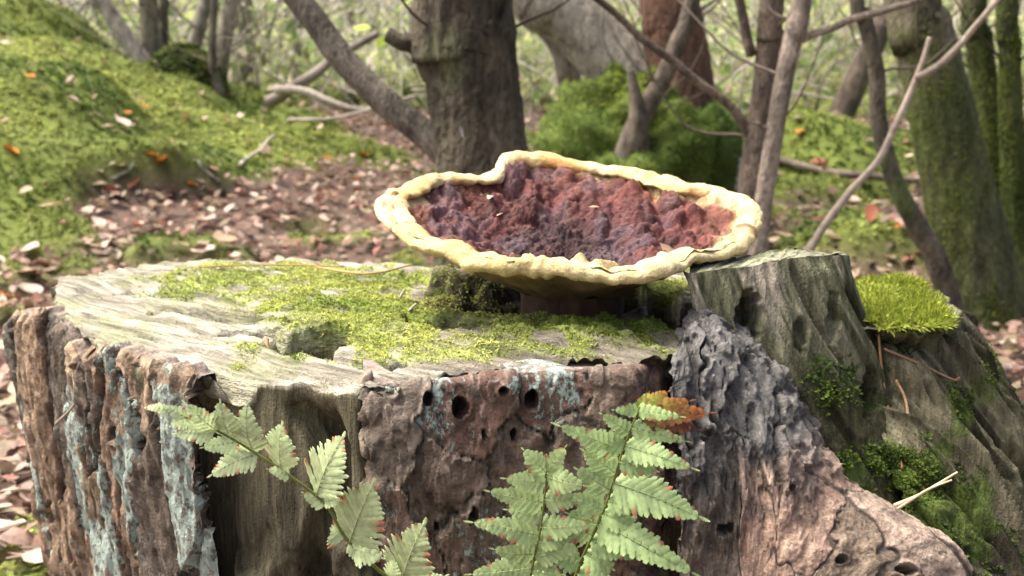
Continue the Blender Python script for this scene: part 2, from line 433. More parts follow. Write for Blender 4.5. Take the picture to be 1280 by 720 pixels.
def trunk_tree(label, pxs, Y, widths, c0, c1, seed, top=3.2, seg=40, n=120, amp=.10, cat='tree', grp=None, name='tree', c2=None, branches=(), leaves=500, flake=.5, fl=12., film=None):
    w = stem_path(pxs, Y, top); m = len(w)
    extra = m - len(pxs)
    wd = [widths[0] * .45, widths[0] * .75] + list(widths) if top else list(widths)
    wd = wd + [widths[-1] * 1.25] * (m - len(wd)); wd = wd[:m]
    r = np.array(wd) * .5 / F * np.array([q[1] for q in w])
    e = thing(name, (w[-1][0], w[-1][1], gz(w[-1][0], w[-1][1])), label, cat, grp)
    V, Fc = tube(w, r, seg, n, barkdisp(amp, seed=seed, flake=flake, fl=fl)); vc = colnoise(V, c0, c1, 14, seed, .6, c2)
    if film: vc = lerp(vc, lerp(np.array([0.030, 0.046, 0.010]), np.array([0.085, 0.11, 0.022]), np.clip(.45 + fbm(V[:, 0] * 9, V[:, 1] * 9, V[:, 2] * 5, seed=seed + 1), 0, 1)), np.clip(sst(film[1], film[0], V[:, 2] + .3 * fbm(V[:, 0] * 6, V[:, 1] * 6, V[:, 2] * 3, seed=seed + 2)) , 0, .78))
    t = obj('trunk', V, Fc, vc, M_trunk, e)
    for k, (bp, bw) in enumerate(branches):
        q = [P(a[0], a[1], a[2] if len(a) > 2 else Y) for a in bp]
        V, Fc = tube(jitter_path(q, .004, seed + k), np.interp(np.linspace(0, 1, len(q) * 4 - 3), np.linspace(0, 1, len(bw)), bw) * .5 / F * Y, 12, 40, barkdisp(.12, seed=seed + 3 + k)); obj('branch', V, Fc, colnoise(V, c0, c1, 20, seed + k, .6), M_trunk, e)
    g_ = np.random.default_rng(seed + 9); ntw = 7 if (top and Y < 3) else (4 if top else 0)
    for k in range(ntw):
        t_ = 2 + (m - 3.2) * g_.random(); p_ = cr(w, np.array([t_]))[0]
        if p_[2] < .38: continue
        a_ = g_.random() * 6.283; q_ = np.array([math.cos(a_), math.sin(a_) * .5, .35 + .6 * g_.random()]) * (.10 + .28 * g_.random()) * (1 if Y < 3 else 1.6)
        V, Fc = tube(jitter_path([p_, p_ + q_ * .5 + g_.normal(size=3) * .02, p_ + q_ + np.array([0, 0, .05])], .012, seed + k), np.linspace(.0032, .0009, 9) * (1 if Y < 3 else 1.5), 6, 16); obj('twig', V, Fc, colnoise(V, c0, c1, 20, seed + k), M_stem, e)
    if top and leaves: crown(e, w[0], np.array([.8, .8, .55]) * (top / 3), leaves, .07, GREENS, seed + 50)
    return e, w, r
GREY0, GREY1 = (0.20, 0.175, 0.14), (0.10, 0.085, 0.065)
# the trunk straight behind the mushroom, with its leaning stem and cut stub
t1, w1, r1 = trunk_tree('grey brown tree trunk with a broken stub standing right behind the mushroom', [(578, -40), (582, 40), (592, 110), (600, 175), (604, 240), (608, 330), (610, 420)], 1.75, [118, 120, 113, 113, 120, 132, 145], (0.115, 0.10, 0.068), (0.042, 0.036, 0.026), 1001, 3.4, 150, 320, .075, c2=(0.09, 0.095, 0.052), fl=22., flake=.22,
    branches=[([(545, 95), (528, 66), (512, 56), (484, 43)], [34, 26, 20, 17])])
V, Fc = tube([P(350, -30, 1.80), P(395, 28, 1.79), P(430, 75, 1.78), P(482, 128, 1.77), P(545, 180, 1.76), P(590, 235, 1.75)], np.array([30, 31, 32, 34, 36, 38]) * .5 / F * 1.77, 40, 90, barkdisp(.06, seed=12)); obj('leaning_stem', V, Fc, colnoise(V, (0.17, 0.15, 0.12), (0.09, 0.08, 0.065), 14, 13, .6), M_trunk, t1)
V, Fc = tube([P(652, 22, 1.74), P(662, 4, 1.72), P(675, -20, 1.70)], np.array([7, 6, 5]) * .5 / F * 1.75, 10, 16); obj('twig', V, Fc, colnoise(V, *((0.3, 0.27, 0.22), (0.2, 0.18, 0.15)), 30, 14), M_trunk, t1)
# pale scar on the trunk
V, Fc, C = leaf_cloud(np.array([P(577, 165, 1.68)]), .022, np.array([[.62, .60, .54]]), 3, .1, .2, .35); obj('bark_scar', V, Fc, C, M_litter, t1)
# leaning grey beech log
trunk_tree('thick smooth grey tree trunk leaning behind the mossy mound', [(650, -38), (700, 8), (752, 60), (800, 112), (840, 160), (870, 210)], 3.6, [66, 70, 78, 90, 100, 105], (0.30, 0.28, 0.23), (0.20, 0.185, 0.15), 1011, 3.0, 48, 90, .03, leaves=400)
trunk_tree('dark crooked stem hanging below the leaning grey trunk', [(672, 28), (700, 60), (712, 100), (726, 140)], 3.9, [18, 26, 30, 30], (0.16, 0.14, 0.11), (0.10, 0.09, 0.07), 1012, 0, 24, 50, .06)
# reddish pine with mossy root mound
t3, w3, r3 = trunk_tree('reddish brown pine trunk rising from a mossy root mound', [(838, -40), (842, 30), (848, 80), (852, 140), (852, 220)], 3.5, [70, 72, 76, 84, 95], (0.15, 0.085, 0.058), (0.075, 0.045, 0.032), 1021, 4.0, 60, 130, .10, leaves=500)
def mossy_blob(parent, name, ctr, rad, seed, n, length, c0, c1, rough=.22, part_label=None, base=(0.06, 0.075, 0.02)):
    nu_, nv_ = 90, 50; u = np.linspace(0, 2 * math.pi, nu_, endpoint=False); v = np.linspace(.02, math.pi * .98, nv_); U, Vv = np.meshgrid(u, v)
    D = np.stack([np.sin(Vv) * np.cos(U), np.sin(Vv) * np.sin(U), np.cos(Vv)], -1)
    k = 1 + rough * fbm(D[..., 0] * 1.6 + seed, D[..., 1] * 1.6, D[..., 2] * 1.6, seed=seed, oct=4) + .06 * fbm(D[..., 0] * 6, D[..., 1] * 6, D[..., 2] * 6, seed=seed + 1)
    X = np.asarray(ctr) + D * np.asarray(rad) * k[..., None]; N = norm(D / np.asarray(rad))
    o = obj(name, X.reshape(-1, 3), grid_faces(nu_, nv_, True), np.tile(base, (nu_ * nv_, 1)), M_ground, parent)
    g = np.random.default_rng(seed); i = g.integers(2, nv_ - 14, n); j = g.integers(0, nu_, n); p = X[i, j] + g.normal(size=(n, 3)) * .004; nn = N[i, j]
    keep = g.random(n) < .25 + .75 * sst(-.45, .3, nn[:, 2] + .4 * fbm(p[:, 0] * 6, p[:, 1] * 6, p[:, 2] * 6, seed=seed + 4)); p, nn = p[keep], nn[keep]
    c = lerp(np.asarray(c0, float), np.asarray(c1, float), np.clip(.45 + .8 * fbm(p[:, 0] * 9, p[:, 1] * 9, p[:, 2] * 9, seed=seed + 2), 0, 1))
    V, Fc, C = tufts(p, norm(nn + np.array([0, 0, .25])), length, 3, .4, c, 1.1, seed + 3)
    tag(obj('moss', V, Fc, C, M_moss, o), kind='stuff'); return o
MG0, MG1 = (0.07, 0.14, 0.018), (0.20, 0.27, 0.04)
mc3 = P(800, 205, 3.15)
mossy_blob(t3, 'root_mound', (mc3[0] - .03, 3.15, .20), (.23, .24, .27), 31, 16000, .011, MG0, (0.22, 0.27, 0.04), .42, base=(0.075, 0.11, 0.02))
mossy_blob(t3, 'root_mound', (mc3[0] + .13, 3.22, .16), (.15, .2, .27), 33, 9000, .011, MG0, (0.11, 0.17, .025), .35, base=(0.05, 0.08, 0.015))
trunk_tree('thin dark stem slanting up out of the mossy root mound', [(872, -30), (846, 55), (830, 95), (806, 140), (790, 175)], 2.95, [20, 22, 22, 24, 30], (0.15, 0.125, 0.10), (0.09, 0.075, 0.06), 1025, 2.6, 20, 60, .06, name='sapling', leaves=150)
V, Fc = tube([P(788, 88, 2.93), P(794, 120, 2.93), P(797, 160, 2.93), P(796, 200, 2.95)], np.array([8, 16, 24, 34]) * .5 / F * 2.93, 16, 30, barkdisp(.15, seed=77))
tag(obj('dead_stub', V, Fc, colnoise(V, (0.14, 0.12, 0.09), (0.08, 0.07, 0.055), 20, 5), M_trunk), 'short dark broken stub poking from the mossy root mound', 'stub')
# twin sapling right of the mushroom
t4, w4, r4 = trunk_tree('straight grey brown sapling with a long side branch behind the wooden slab', [(968, -40), (963, 40), (955, 120), (944, 200), (938, 260), (934, 330)], 1.9, [30, 31, 32, 34, 35, 36], (0.16, 0.125, 0.095), (0.10, 0.08, 0.062), 1031, 3.0, 28, 110, .05, leaves=250, name='sapling',
    branches=[([(938, 168), (915, 135), (860, 92), (800, 45), (735, -10), (700, -40)], [15, 12, 11, 10, 8, 7]), ([(940, 70), (930, 30), (915, -30)], [13, 12, 10])])
trunk_tree('lighter grey sapling stem crossing in front of the straight sapling', [(1008, -40), (995, 30), (980, 100), (968, 170), (955, 250), (946, 330)], 1.8, [24, 24, 23, 22, 22, 24], (0.30, 0.25, 0.20), (0.18, 0.15, 0.12), 1035, 2.9, 26, 100, .05, leaves=200, name='sapling',
    branches=[([(985, 55), (1030, 38), (1080, 22), (1150, -2), (1200, -22)], [11, 10, 9, 7, 6]), ([(966, 160), (950, 155), (942, 151)], [5, 4, 3])])
# winding dark stem
trunk_tree('winding dark stem beside the big mossy trunk', [(1070, -40), (1080, 20), (1096, 90), (1098, 150), (1118, 225), (1145, 280), (1172, 330)], 2.15, [17, 19, 19, 20, 22, 25, 28], (0.12, 0.10, 0.075), (0.07, 0.065, 0.045), 1041, 2.6, 22, 110, .08, leaves=150, name='sapling', c2=(0.07, .1, .03))
# pale bare twig in front of it
e = thing('dead_branch', P(1006, 318, 1.85), 'pale bare forked branch leaning in front of the winding dark stem', 'branch')
V, Fc = tube(jitter_path([P(1000, 325, 1.85), P(1050, 255, 1.85), P(1104, 182, 1.86), P(1140, 105, 1.87), P(1163, 48, 1.88)], .006, 5), np.interp(np.linspace(0, 1, 17), [0, 1], [11, 6]) * .5 / F * 1.85, 10, 50, barkdisp(.12, seed=8)); obj('main_stem', V, Fc, colnoise(V, (0.42, 0.35, 0.28), (0.25, 0.21, 0.17), 30, 6), M_stem, e)
V, Fc = tube(jitter_path([P(1144, 98, 1.87), P(1190, 68, 1.86), P(1218, 35, 1.85), P(1252, -5, 1.84), P(1275, -30, 1.84)], .005, 6), np.interp(np.linspace(0, 1, 17), [0, 1], [9, 6]) * .5 / F * 1.85, 10, 40, barkdisp(.12, seed=9)); obj('side_twig', V, Fc, colnoise(V, (0.42, 0.35, 0.28), (0.25, 0.21, 0.17), 30, 7), M_stem, e)
# mossy trunks on the right
def moss_on_tube(parent, w, r, seed, n, length, z0, z1, side=None):
    g = np.random.default_rng(seed); t = g.random(n) * (len(w) - 1); c = cr(w, t); rr_ = np.interp(t, np.arange(len(r)), r); a = g.random(n) * 6.283
    d = np.stack([np.cos(a), np.sin(a), 0 * a], -1); p = c + d * rr_[:, None] * 1.0
    k = g.random(n) < sst(z1, z0, p[:, 2] + .25 * fbm(p[:, 0] * 8, p[:, 1] * 8, p[:, 2] * 4, seed=seed)) * sst(-.35, .25, fbm(p[:, 0] * 14, p[:, 1] * 14, p[:, 2] * 6, seed=seed + 2) + .2)
    p, d = p[k], d[k]; cc = lerp(np.array([0.055, 0.095, 0.014]), np.array([0.16, 0.20, 0.035]), np.clip(.4 + .8 * fbm(p[:, 0] * 9, p[:, 1] * 9, p[:, 2] * 9, seed=seed + 3), 0, 1))
    V, Fc, C = tufts(p, norm(d + np.array([0, 0, .2])), length, 3, .4, cc, 1.1, seed + 5); tag(obj('moss', V, Fc, C, M_moss, parent), kind='stuff')
t6, w6, r6 = trunk_tree('big leaning trunk furred with moss at its base, right of the sapling', [(1142, -40), (1152, 30), (1168, 100), (1185, 180), (1205, 270), (1222, 350), (1228, 400)], 2.35, [62, 66, 72, 80, 88, 98, 112], (0.19, 0.165, 0.12), (0.10, 0.09, 0.06), 1051, 3.6, 60, 150, .07, leaves=500, c2=(0.10, 0.12, 0.04), film=(.35, .75))
moss_on_tube(t6, w6, r6, 52, 22000, .008, .25, .62)
t7, w7, r7 = trunk_tree('mossy dark stem close beside the big mossy trunk', [(1218, -40), (1224, 50), (1232, 140), (1238, 230), (1245, 330), (1248, 400)], 2.6, [28, 30, 33, 38, 44, 52], (0.14, 0.12, 0.085), (0.07, 0.06, 0.045), 1055, 3.2, 36, 100, .08, leaves=300, c2=(0.09, 0.11, 0.035), film=(.3, .8))
moss_on_tube(t7, w7, r7, 56, 11000, .008, .3, .8)
t8, w8, r8 = trunk_tree('nearly black stem with green moss streaks at the edge of the trunk cluster', [(1262, -40), (1262, 60), (1264, 150), (1270, 250), (1276, 380)], 2.5, [24, 25, 27, 32, 42], (0.085, 0.07, 0.05), (0.05, 0.042, 0.03), 1058, 3.2, 30, 100, .10, leaves=300, c2=(0.1, 0.13, 0.03), film=(.4, 1.0))
moss_on_tube(t8, w8, r8, 59, 9000, .008, .4, 1.0)
trunk_tree('dark slanting trunk far behind the winding stem', [(1130, -40), (1105, 25), (1078, 85), (1050, 148)], 5.2, [26, 28, 30, 32], (0.13, 0.105, 0.08), (0.08, 0.065, 0.05), 1061, 4.0, 20, 60, .06, leaves=300)
# left group of grey stems around the dark mossy stump
bs = P(228, 92, 4.7)
e = thing('mossy_stump', (bs[0], 4.7, gz(bs[0], 4.7)), 'dark old stump with a mossy cap on the crest of the bank', 'tree stump')
mossy_blob(e, 'stump_body', (bs[0], 4.7, bs[2] - .05), (.165, .15, .15), 61, 2500, .03, (0.06, 0.10, 0.015), (0.18, 0.2, .04), .15, base=(0.035, 0.028, 0.02))
for k, (lab, pth, wd, Y) in enumerate([
  ('pale grey stem rising from the left of the dark mossy stump', [(112, -40), (130, 5), (152, 40), (175, 72), (190, 95)], [18, 20, 22, 24, 28], 4.75),
  ('forked grey stem straight above the dark mossy stump', [(184, -40), (186, 10), (188, 45), (196, 85)], [22, 22, 22, 28], 4.8),
  ('thin grey stem just right of the forked one on the stump crest', [(206, -40), (204, 20), (206, 70)], [12, 12, 14], 4.9),
  ('light grey stem leaning right behind the dark mossy stump', [(262, -40), (252, 20), (240, 70), (236, 95)], [16, 17, 18, 20], 5.2),
  ('slim dark stem standing at the right side of the dark mossy stump', [(270, -40), (266, 30), (266, 80), (276, 120)], [9, 10, 11, 14], 4.6),
  ('pale blurred trunk leaning right of the dark mossy stump', [(296, -40), (286, 20), (276, 80), (272, 120)], [18, 19, 20, 22], 5.6),
  ('dark straight trunk at the far end of the mossy bank', [(4, -40), (4, 10), (3, 50)], [14, 14, 16], 5.6),
  ('faint thin stem rising behind the crest of the mossy bank', [(28, -40), (27, 20), (26, 70)], [5, 5, 6], 5.4)]):
    pale = k in (0, 3, 5); trunk_tree(lab, pth, Y, wd, (0.34, 0.31, 0.26) if pale else (0.19, 0.17, 0.13), (0.22, 0.20, 0.16) if pale else (0.10, 0.09, 0.07), 1100 + k * 10, 3.6, 14, 50, .06, leaves=200)
# fallen branches
def fallen(label, pts, wd, c0, c1, seed, Y=None, name='fallen_branch', ymin=None):
    q = []
    for a in pts:
        if len(a) > 2: q.append(P(*a))
        else: q.append(hit(*a) + np.array([0, 0, .02]))
    q = np.array(q); V, Fc = tube(jitter_path(q, .012, seed), np.interp(np.linspace(0, 1, len(q) * 4 - 3), [0, 1], wd) * .5 / F * q[:, 1].mean(), 10, 40, barkdisp(.12, seed=seed))
    o = obj(name, V, Fc, colnoise(V, c0, c1, 20, seed), M_stem); tag(o, label, 'branch'); return o
fallen('long dark fallen branch lying behind the twin saplings', [(885, 190), (960, 208), (1060, 224), (1165, 238)], [11, 8], (0.20, 0.16, 0.13), (0.10, 0.08, 0.065), 21)
fallen('thick dead branch propped in the brushwood right of the mossy bank', [(335, 128, 4.2), (385, 95, 4.2), (420, 70, 4.3), (470, 40, 4.4)], [16, 9], (0.24, 0.21, 0.17), (0.13, 0.11, 0.09), 22)
fallen('grey crooked branch lying low in the brushwood', [(345, 112, 4.1), (400, 122, 4.05), (440, 135, 4.0), (500, 128, 4.0)], [12, 5], (0.34, 0.31, 0.26), (0.2, 0.18, 0.15), 23)
fallen('thin grey twig angled over the mossy floor beside the brushwood', [(360, 150, 3.8), (430, 148, 3.7), (520, 118, 3.6)], [5, 3], (0.34, 0.31, 0.26), (0.22, 0.2, 0.16), 24)
fallen('bleached stick lying on the green moss of the bank', [(300, 215), (322, 198), (346, 178)], [5, 4], (0.42, 0.38, 0.32), (0.3, 0.27, 0.22), 25)
fallen('dark thin stick lying on the lower edge of the moss bank', [(140, 232), (158, 222), (168, 212)], [5, 3], (0.18, 0.2, 0.15), (0.12, 0.12, 0.1), 26)
fallen('short pale stick on the moss below the bank', [(248, 210), (262, 225), (276, 238)], [5, 4], (0.35, 0.34, 0.28), (0.2, 0.2, 0.16), 27)
fallen('brown stick lying in the leaf litter at the foot of the right root', [(1210, 452), (1250, 440), (1300, 430)], [8, 5], (0.22, 0.15, 0.12), (0.12, 0.08, 0.065), 28)

# ---- far woodland: trees one can tell apart, shrubs, and the mass of brush behind
g = np.random.default_rng(2024)
kinds = [((0.34, 0.31, 0.26), (0.2, 0.18, 0.15), 'slender pale grey woodland tree standing deep in the background', 'pale background trees'), ((0.20, 0.165, 0.13), (0.11, 0.09, 0.07), 'slender dark brown woodland tree standing deep in the background', 'dark background trees')]
for k in range(46):
    Y = 6.2 + 22 * g.random() ** 1.2; x = (g.random() * 2 - 1) * Y * .56; kd = kinds[int(g.random() < .45)]
    z = gz(x, Y); lean = g.normal() * .35; H = 3.5 + 3 * g.random(); rb = .022 + .04 * g.random()
    pth = [(x + lean * 1.1 + .1 * g.normal(), Y, z + H), (x + lean * .55 + .1 * g.normal(), Y + .1 * g.normal(), z + H * .5), (x + lean * .2 + .05 * g.normal(), Y, z + H * .22), (x, Y, z - .05)]
    e = thing('tree', (x, Y, z), kd[2], 'tree', kd[3])
    V, Fc = tube(pth, [rb * .3, rb * .7, rb * .9, rb * 1.2], 10, 24, barkdisp(.10, seed=k)); obj('trunk', V, Fc, colnoise(V, kd[0], kd[1], 6, k), M_trunk, e)
    for b in range(3):
        t = .15 + .5 * g.random(); s0 = cr(pth, np.array([3 - 2 * t]))[0]; a = g.random() * 6.28; q = np.array([math.cos(a), math.sin(a) * .6, .5 + .7 * g.random()]) * (.5 + .8 * g.random())
        V, Fc = tube([s0, s0 + q * .5 + g.normal(size=3) * .06, s0 + q], [rb * .38, rb * .25, rb * .1], 6, 10); obj('branch', V, Fc, colnoise(V, kd[0], kd[1], 6, k), M_trunk, e)
    crown(e, pth[0], (.9, .9, .7), 130, .09, GREENS, 3000 + k)
PALB = [(0.34, 0.45, 0.17), (0.48, 0.54, 0.23), (0.22, 0.32, 0.10), (0.56, 0.57, 0.29), (0.38, 0.31, 0.21)]
for k in range(34):
    Y = 5.6 + 12 * g.random(); x = (g.random() * 2 - 1) * Y * .52; z = gz(x, Y); s_ = .35 + .5 * g.random()
    e = thing('shrub', (x, Y, z), 'loose leafy green shrub in the undergrowth between the background trees', 'shrub', 'undergrowth shrubs')
    n = 560; d = norm(g.normal(size=(n, 3))) * (g.random(n) ** .5)[:, None]; d = d[fbm(d[:, 0] * 2, d[:, 1] * 2, d[:, 2] * 2 + k, seed=k, oct=2) > -.15]
    V, Fc, C = leaf_cloud(np.array([x, Y, z + s_ * .55]) + d * np.array([s_, s_ * .8, s_ * .6]), .055 + .03 * g.random(len(d)), pick(PALB, len(d), k, [3, 3, 2, 1.5, .6]), 4000 + k, .45, .3); obj('foliage', V, Fc, C, M_leaf, e)
    for b in range(5):
        a = g.random() * 6.28; q = np.array([math.cos(a) * s_ * .7, math.sin(a) * s_ * .5, s_ * (.7 + .4 * g.random())]); V, Fc = tube([(x, Y, z - .02), np.array([x, Y, z]) + q * .5 + g.normal(size=3) * .04, np.array([x, Y, z]) + q], [.012, .008, .003], 5, 8); obj('stem', V, Fc, np.tile([.17, .14, .10], (len(V), 1)), M_stem, e)
# brush mass
n = 42000; Y = 6.2 + 30 * g.random(n) ** 1.7; x = (g.random(n) * 2 - 1) * (Y * .62 + .5)
hh = (0.2 + .75 * np.clip(fbm(x * .5, Y * .5, seed=70, oct=3) + .35, 0, 1.3)) * (1 + .055 * np.clip(Y - 7, 0, 40))
z = ground_z(x, Y) + hh * g.random(n) ** 1.2
V, Fc, C = leaf_cloud(np.stack([x, Y, z], -1), .05 + .006 * Y * (0.5 + g.random(n)), pick(PALB + [(0.46, 0.38, 0.31), (0.66, 0.62, 0.52)], n, 71, [3, 3.4, 1.5, 2.4, .5, .6, 1.6]), 72, .3, .3)
n2 = 5500; Y = 5.2 + 20 * g.random(n2) ** 1.3; x = (g.random(n2) * 2 - 1) * (Y * .6); z = ground_z(x, Y); Ln = .4 + 1.4 * g.random(n2); a = g.normal(size=(n2, 3)) * np.array([.6, .4, .35]) + np.array([0, 0, .55]); a = norm(a); p0 = np.stack([x, Y, z + .9 * g.random(n2) ** 2], -1); p1 = p0 + a * Ln[:, None]
sdv = norm(np.cross(a, np.array([0, 1.0, 0.1]))) * (.002 + .006 * g.random(n2) ** 2)[:, None]; dv = norm(np.cross(a, sdv)) * np.linalg.norm(sdv, axis=1, keepdims=True)
TV = np.stack([p0 - sdv, p0 + sdv, p0 + dv * 1.5, p1], 1).reshape(-1, 3); i = np.arange(n2)[:, None] * 4; TF = np.concatenate([i + [[0, 1, 3]], i + [[1, 2, 3]], i + [[2, 0, 3]]])
TC = np.repeat(pick([(0.46, 0.44, 0.37), (0.30, 0.28, 0.22), (0.20, 0.18, 0.14), (0.58, 0.56, 0.48)], n2, 73), 4, 0)
tag(obj('undergrowth', np.concatenate([V, TV]), np.concatenate([Fc, TF + len(V)]), np.concatenate([C, TC]), M_leaf), 'tangled far brush of twigs and yellowing leaves filling the wood', 'undergrowth', kind='stuff')

# ---- fallen leaves one can pick out
LK = [('orange fallen leaf lying on the green moss', (0.55, 0.19, 0.03)), ('pale pinkish dead leaf lying on the forest floor', (0.60, 0.46, 0.38)), ('russet brown dead leaf lying on the forest floor', (0.26, 0.09, 0.05)), ('light tan dead leaf lying on the forest floor', (0.46, 0.33, 0.22))]
LM = []
for k, (lab, c) in enumerate(LK):
    vs_ = []
    for s_ in range(4):
        gg = np.random.default_rng(50 + s_ + 10 * k); nn_ = 14; th = np.linspace(0, 2 * math.pi, nn_, endpoint=False); r = np.stack([np.cos(th), np.sin(th) * (.55 + .12 * gg.random())], -1); r[:, 1] *= (1 - .35 * np.cos(th)); r *= (1 + .06 * gg.normal(size=(nn_, 1)))
        cz = .12 * (r[:, 0] ** 2) * (gg.random() * 2 - .3) + .30 * np.abs(r[:, 1]) * (.3 + gg.random()) + .05 * gg.normal(size=nn_)
        V = np.concatenate([np.array([[-.5, 0, 0], [0, 0, .02], [.5, 0, 0]]), np.stack([r[:, 0], r[:, 1], cz], -1)]); Fc = []
        for i in range(nn_):
            j = (i + 1) % nn_; ci = 2 if math.cos(th[i]) > .45 else (0 if math.cos(th[i]) < -.45 else 1); cj = 2 if math.cos(th[j]) > .45 else (0 if math.cos(th[j]) < -.45 else 1)
            Fc.append((ci, 3 + i, 3 + j)); 
            if cj != ci: Fc.append((ci, 3 + j, cj))
        vs_.append(mesh('fallen_leaf', V, np.array(Fc), np.tile(np.array(c) * (.8 + .4 * gg.random()), (len(V), 1)), True, M_litter))
    LM.append(vs_)
def drop_leaf(k, p, size, gg):
    o = bpy.data.objects.new('fallen_leaf', LM[k][gg.integers(0, 4)]); COL.objects.link(o); o.location = Vector((float(p[0]), float(p[1]), float(p[2]) + .020 + size * .15)); o.scale = (size,) * 3
    o.rotation_euler = (gg.normal() * .35, gg.normal() * .35, gg.random() * 6.28); tag(o, LK[k][0], 'leaf', LK[k][0].split(' lying')[0].replace('leaf', 'leaves')); return o
gg = np.random.default_rng(99)
for (a, b, s_) in [(190, 204, .024), (204, 212, .028), (15, 199, .030), (238, 241, .022), (180, 140, .022), (160, 150, .020), (455, 200, .028), (410, 206, .022), (4, 382, .022), (1000, 172, .022), (668, 175, .022), (38, 105, .022), (445, 232, .02), (1128, 292, .025)]:
    drop_leaf(0, hit(a, b), s_, gg)
cnt = 0
while cnt < 190:
    a, b = gg.random() * 1280, 150 + 560 * gg.random() ** 1.6
    if 60 < a < 1230 and b > 330 and not (a < 90 and b > 600): continue
    p = hit(a, b); m_ = float(moss_mask(p[:1], p[1:2])[0])
    if p[1] > 6 or p[1] < .95 or gg.random() < m_ * .8: continue
    drop_leaf(int(gg.choice([1, 2, 3], p=[.5, .22, .28])), p, .016 + .018 * gg.random(), gg); cnt += 1
# a few green leaves on twigs near the trunk
for k, (a, b, s_) in enumerate([(509, 8, .030), (452, 34, .026), (478, 52, .022)]):
    e_ = P(a, b, 1.9); V, Fc, C = leaf_cloud(e_[None], s_ * 1.6, np.array([[.30, .42, .06]]), 60 + k, .3, .25)
    o = obj('green_leaf', V, Fc, C, M_leaf); tag(o, ['bright green leaf high beside the trunk behind the mushroom', 'small green leaf over the leaning stem', 'small green leaf near the cut stub'][k], 'leaf')

# ================================================================== STUMP
Z0 = 0.35
stump = thing('tree_stump', (0.0, 0.70, 0.0), 'old weathered conifer stump with flaking bark and mossy sawn top under the mushroom', 'tree stump')
outl = [(72, 362), (75, 385), (100, 412), (150, 440), (200, 453), (245, 462), (300, 467), (360, 471), (420, 475), (480, 478), (540, 474), (600, 469), (700, 462), (790, 459), (850, 450), (900, 432), (960, 416), (1060, 411), (1120, 415), (1170, 412), (1194, 402), (1180, 382), (1130, 362), (1060, 352), (960, 347), (860, 343), (700, 338), (600, 334), (500, 331), (420, 328), (300, 325), (200, 326), (140, 333), (90, 345)]
OP = np.array([G(a, b, Z0) for a, b in outl])
tt = np.linspace(0, len(OP), 4000, endpoint=False); Q = cr(OP, tt, True)
seg = np.linalg.norm(np.diff(np.vstack([Q, Q[:1]]), axis=0), axis=1); S = np.r_[0, np.cumsum(seg)]
NU = 840
su = np.linspace(0, S[-1], NU, endpoint=False); Q = np.stack([np.interp(su, S, np.r_[Q[:, k], Q[0, k]]) for k in range(3)], -1)
CEN = np.array([0.0, 0.70, Z0])
gdir = norm(G(219, 375, Z0) - G(94, 350, Z0)); gper = np.array([-gdir[1], gdir[0], 0])
def plane_blob(x, y, px, py, rx, ry, e0=0.8, e1=1.1, wob=0.25, seed=1):
    c = G(px, py, Z0); dx = abs(G(px + rx, py, Z0)[0] - c[0]); dy = abs(G(px, py - ry, Z0)[1] - G(px, py + ry, Z0)[1]) / 2
    d = np.hypot((x - c[0]) / dx, (y - c[1]) / dy) + wob * fbm(x * 60, y * 60, seed=seed, oct=3)
    return sst(e1, e0, d)
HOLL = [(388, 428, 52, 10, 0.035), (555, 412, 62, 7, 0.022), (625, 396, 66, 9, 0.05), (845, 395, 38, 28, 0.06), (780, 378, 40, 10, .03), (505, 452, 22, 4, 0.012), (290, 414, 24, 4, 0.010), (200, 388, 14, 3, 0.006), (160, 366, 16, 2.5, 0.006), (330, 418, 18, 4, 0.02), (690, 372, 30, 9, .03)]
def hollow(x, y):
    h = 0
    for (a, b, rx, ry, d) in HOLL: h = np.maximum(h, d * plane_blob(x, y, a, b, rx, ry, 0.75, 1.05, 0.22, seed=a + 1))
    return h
def moss_top(x, y):
    m = 0
    for (a, b, rx, ry, w) in [(470, 385, 140, 50, 1.15), (330, 350, 140, 20, 0.95), (560, 400, 90, 25, 0.9), (420, 405, 60, 18, 0.7), (720, 425, 130, 26, 0.9), (600, 445, 150, 10, 0.7), (820, 430, 30, 20, 0.8), (570, 358, 46, 7, 0.8), (820, 365, 80, 12, .9), (1130, 385, 75, 34, 1.2)]:
        m = np.maximum(m, w * plane_blob(x, y, a, b, rx, ry, 0.55, 1.15, 0.45, seed=a))
    m = m * sst(-0.45, 0.05, fbm(x * 45, y * 45, oct=4, seed=77) + 0.32)
    return np.clip(m, 0, 1) * (1 - sst(.003, .010, hollow(x, y)))
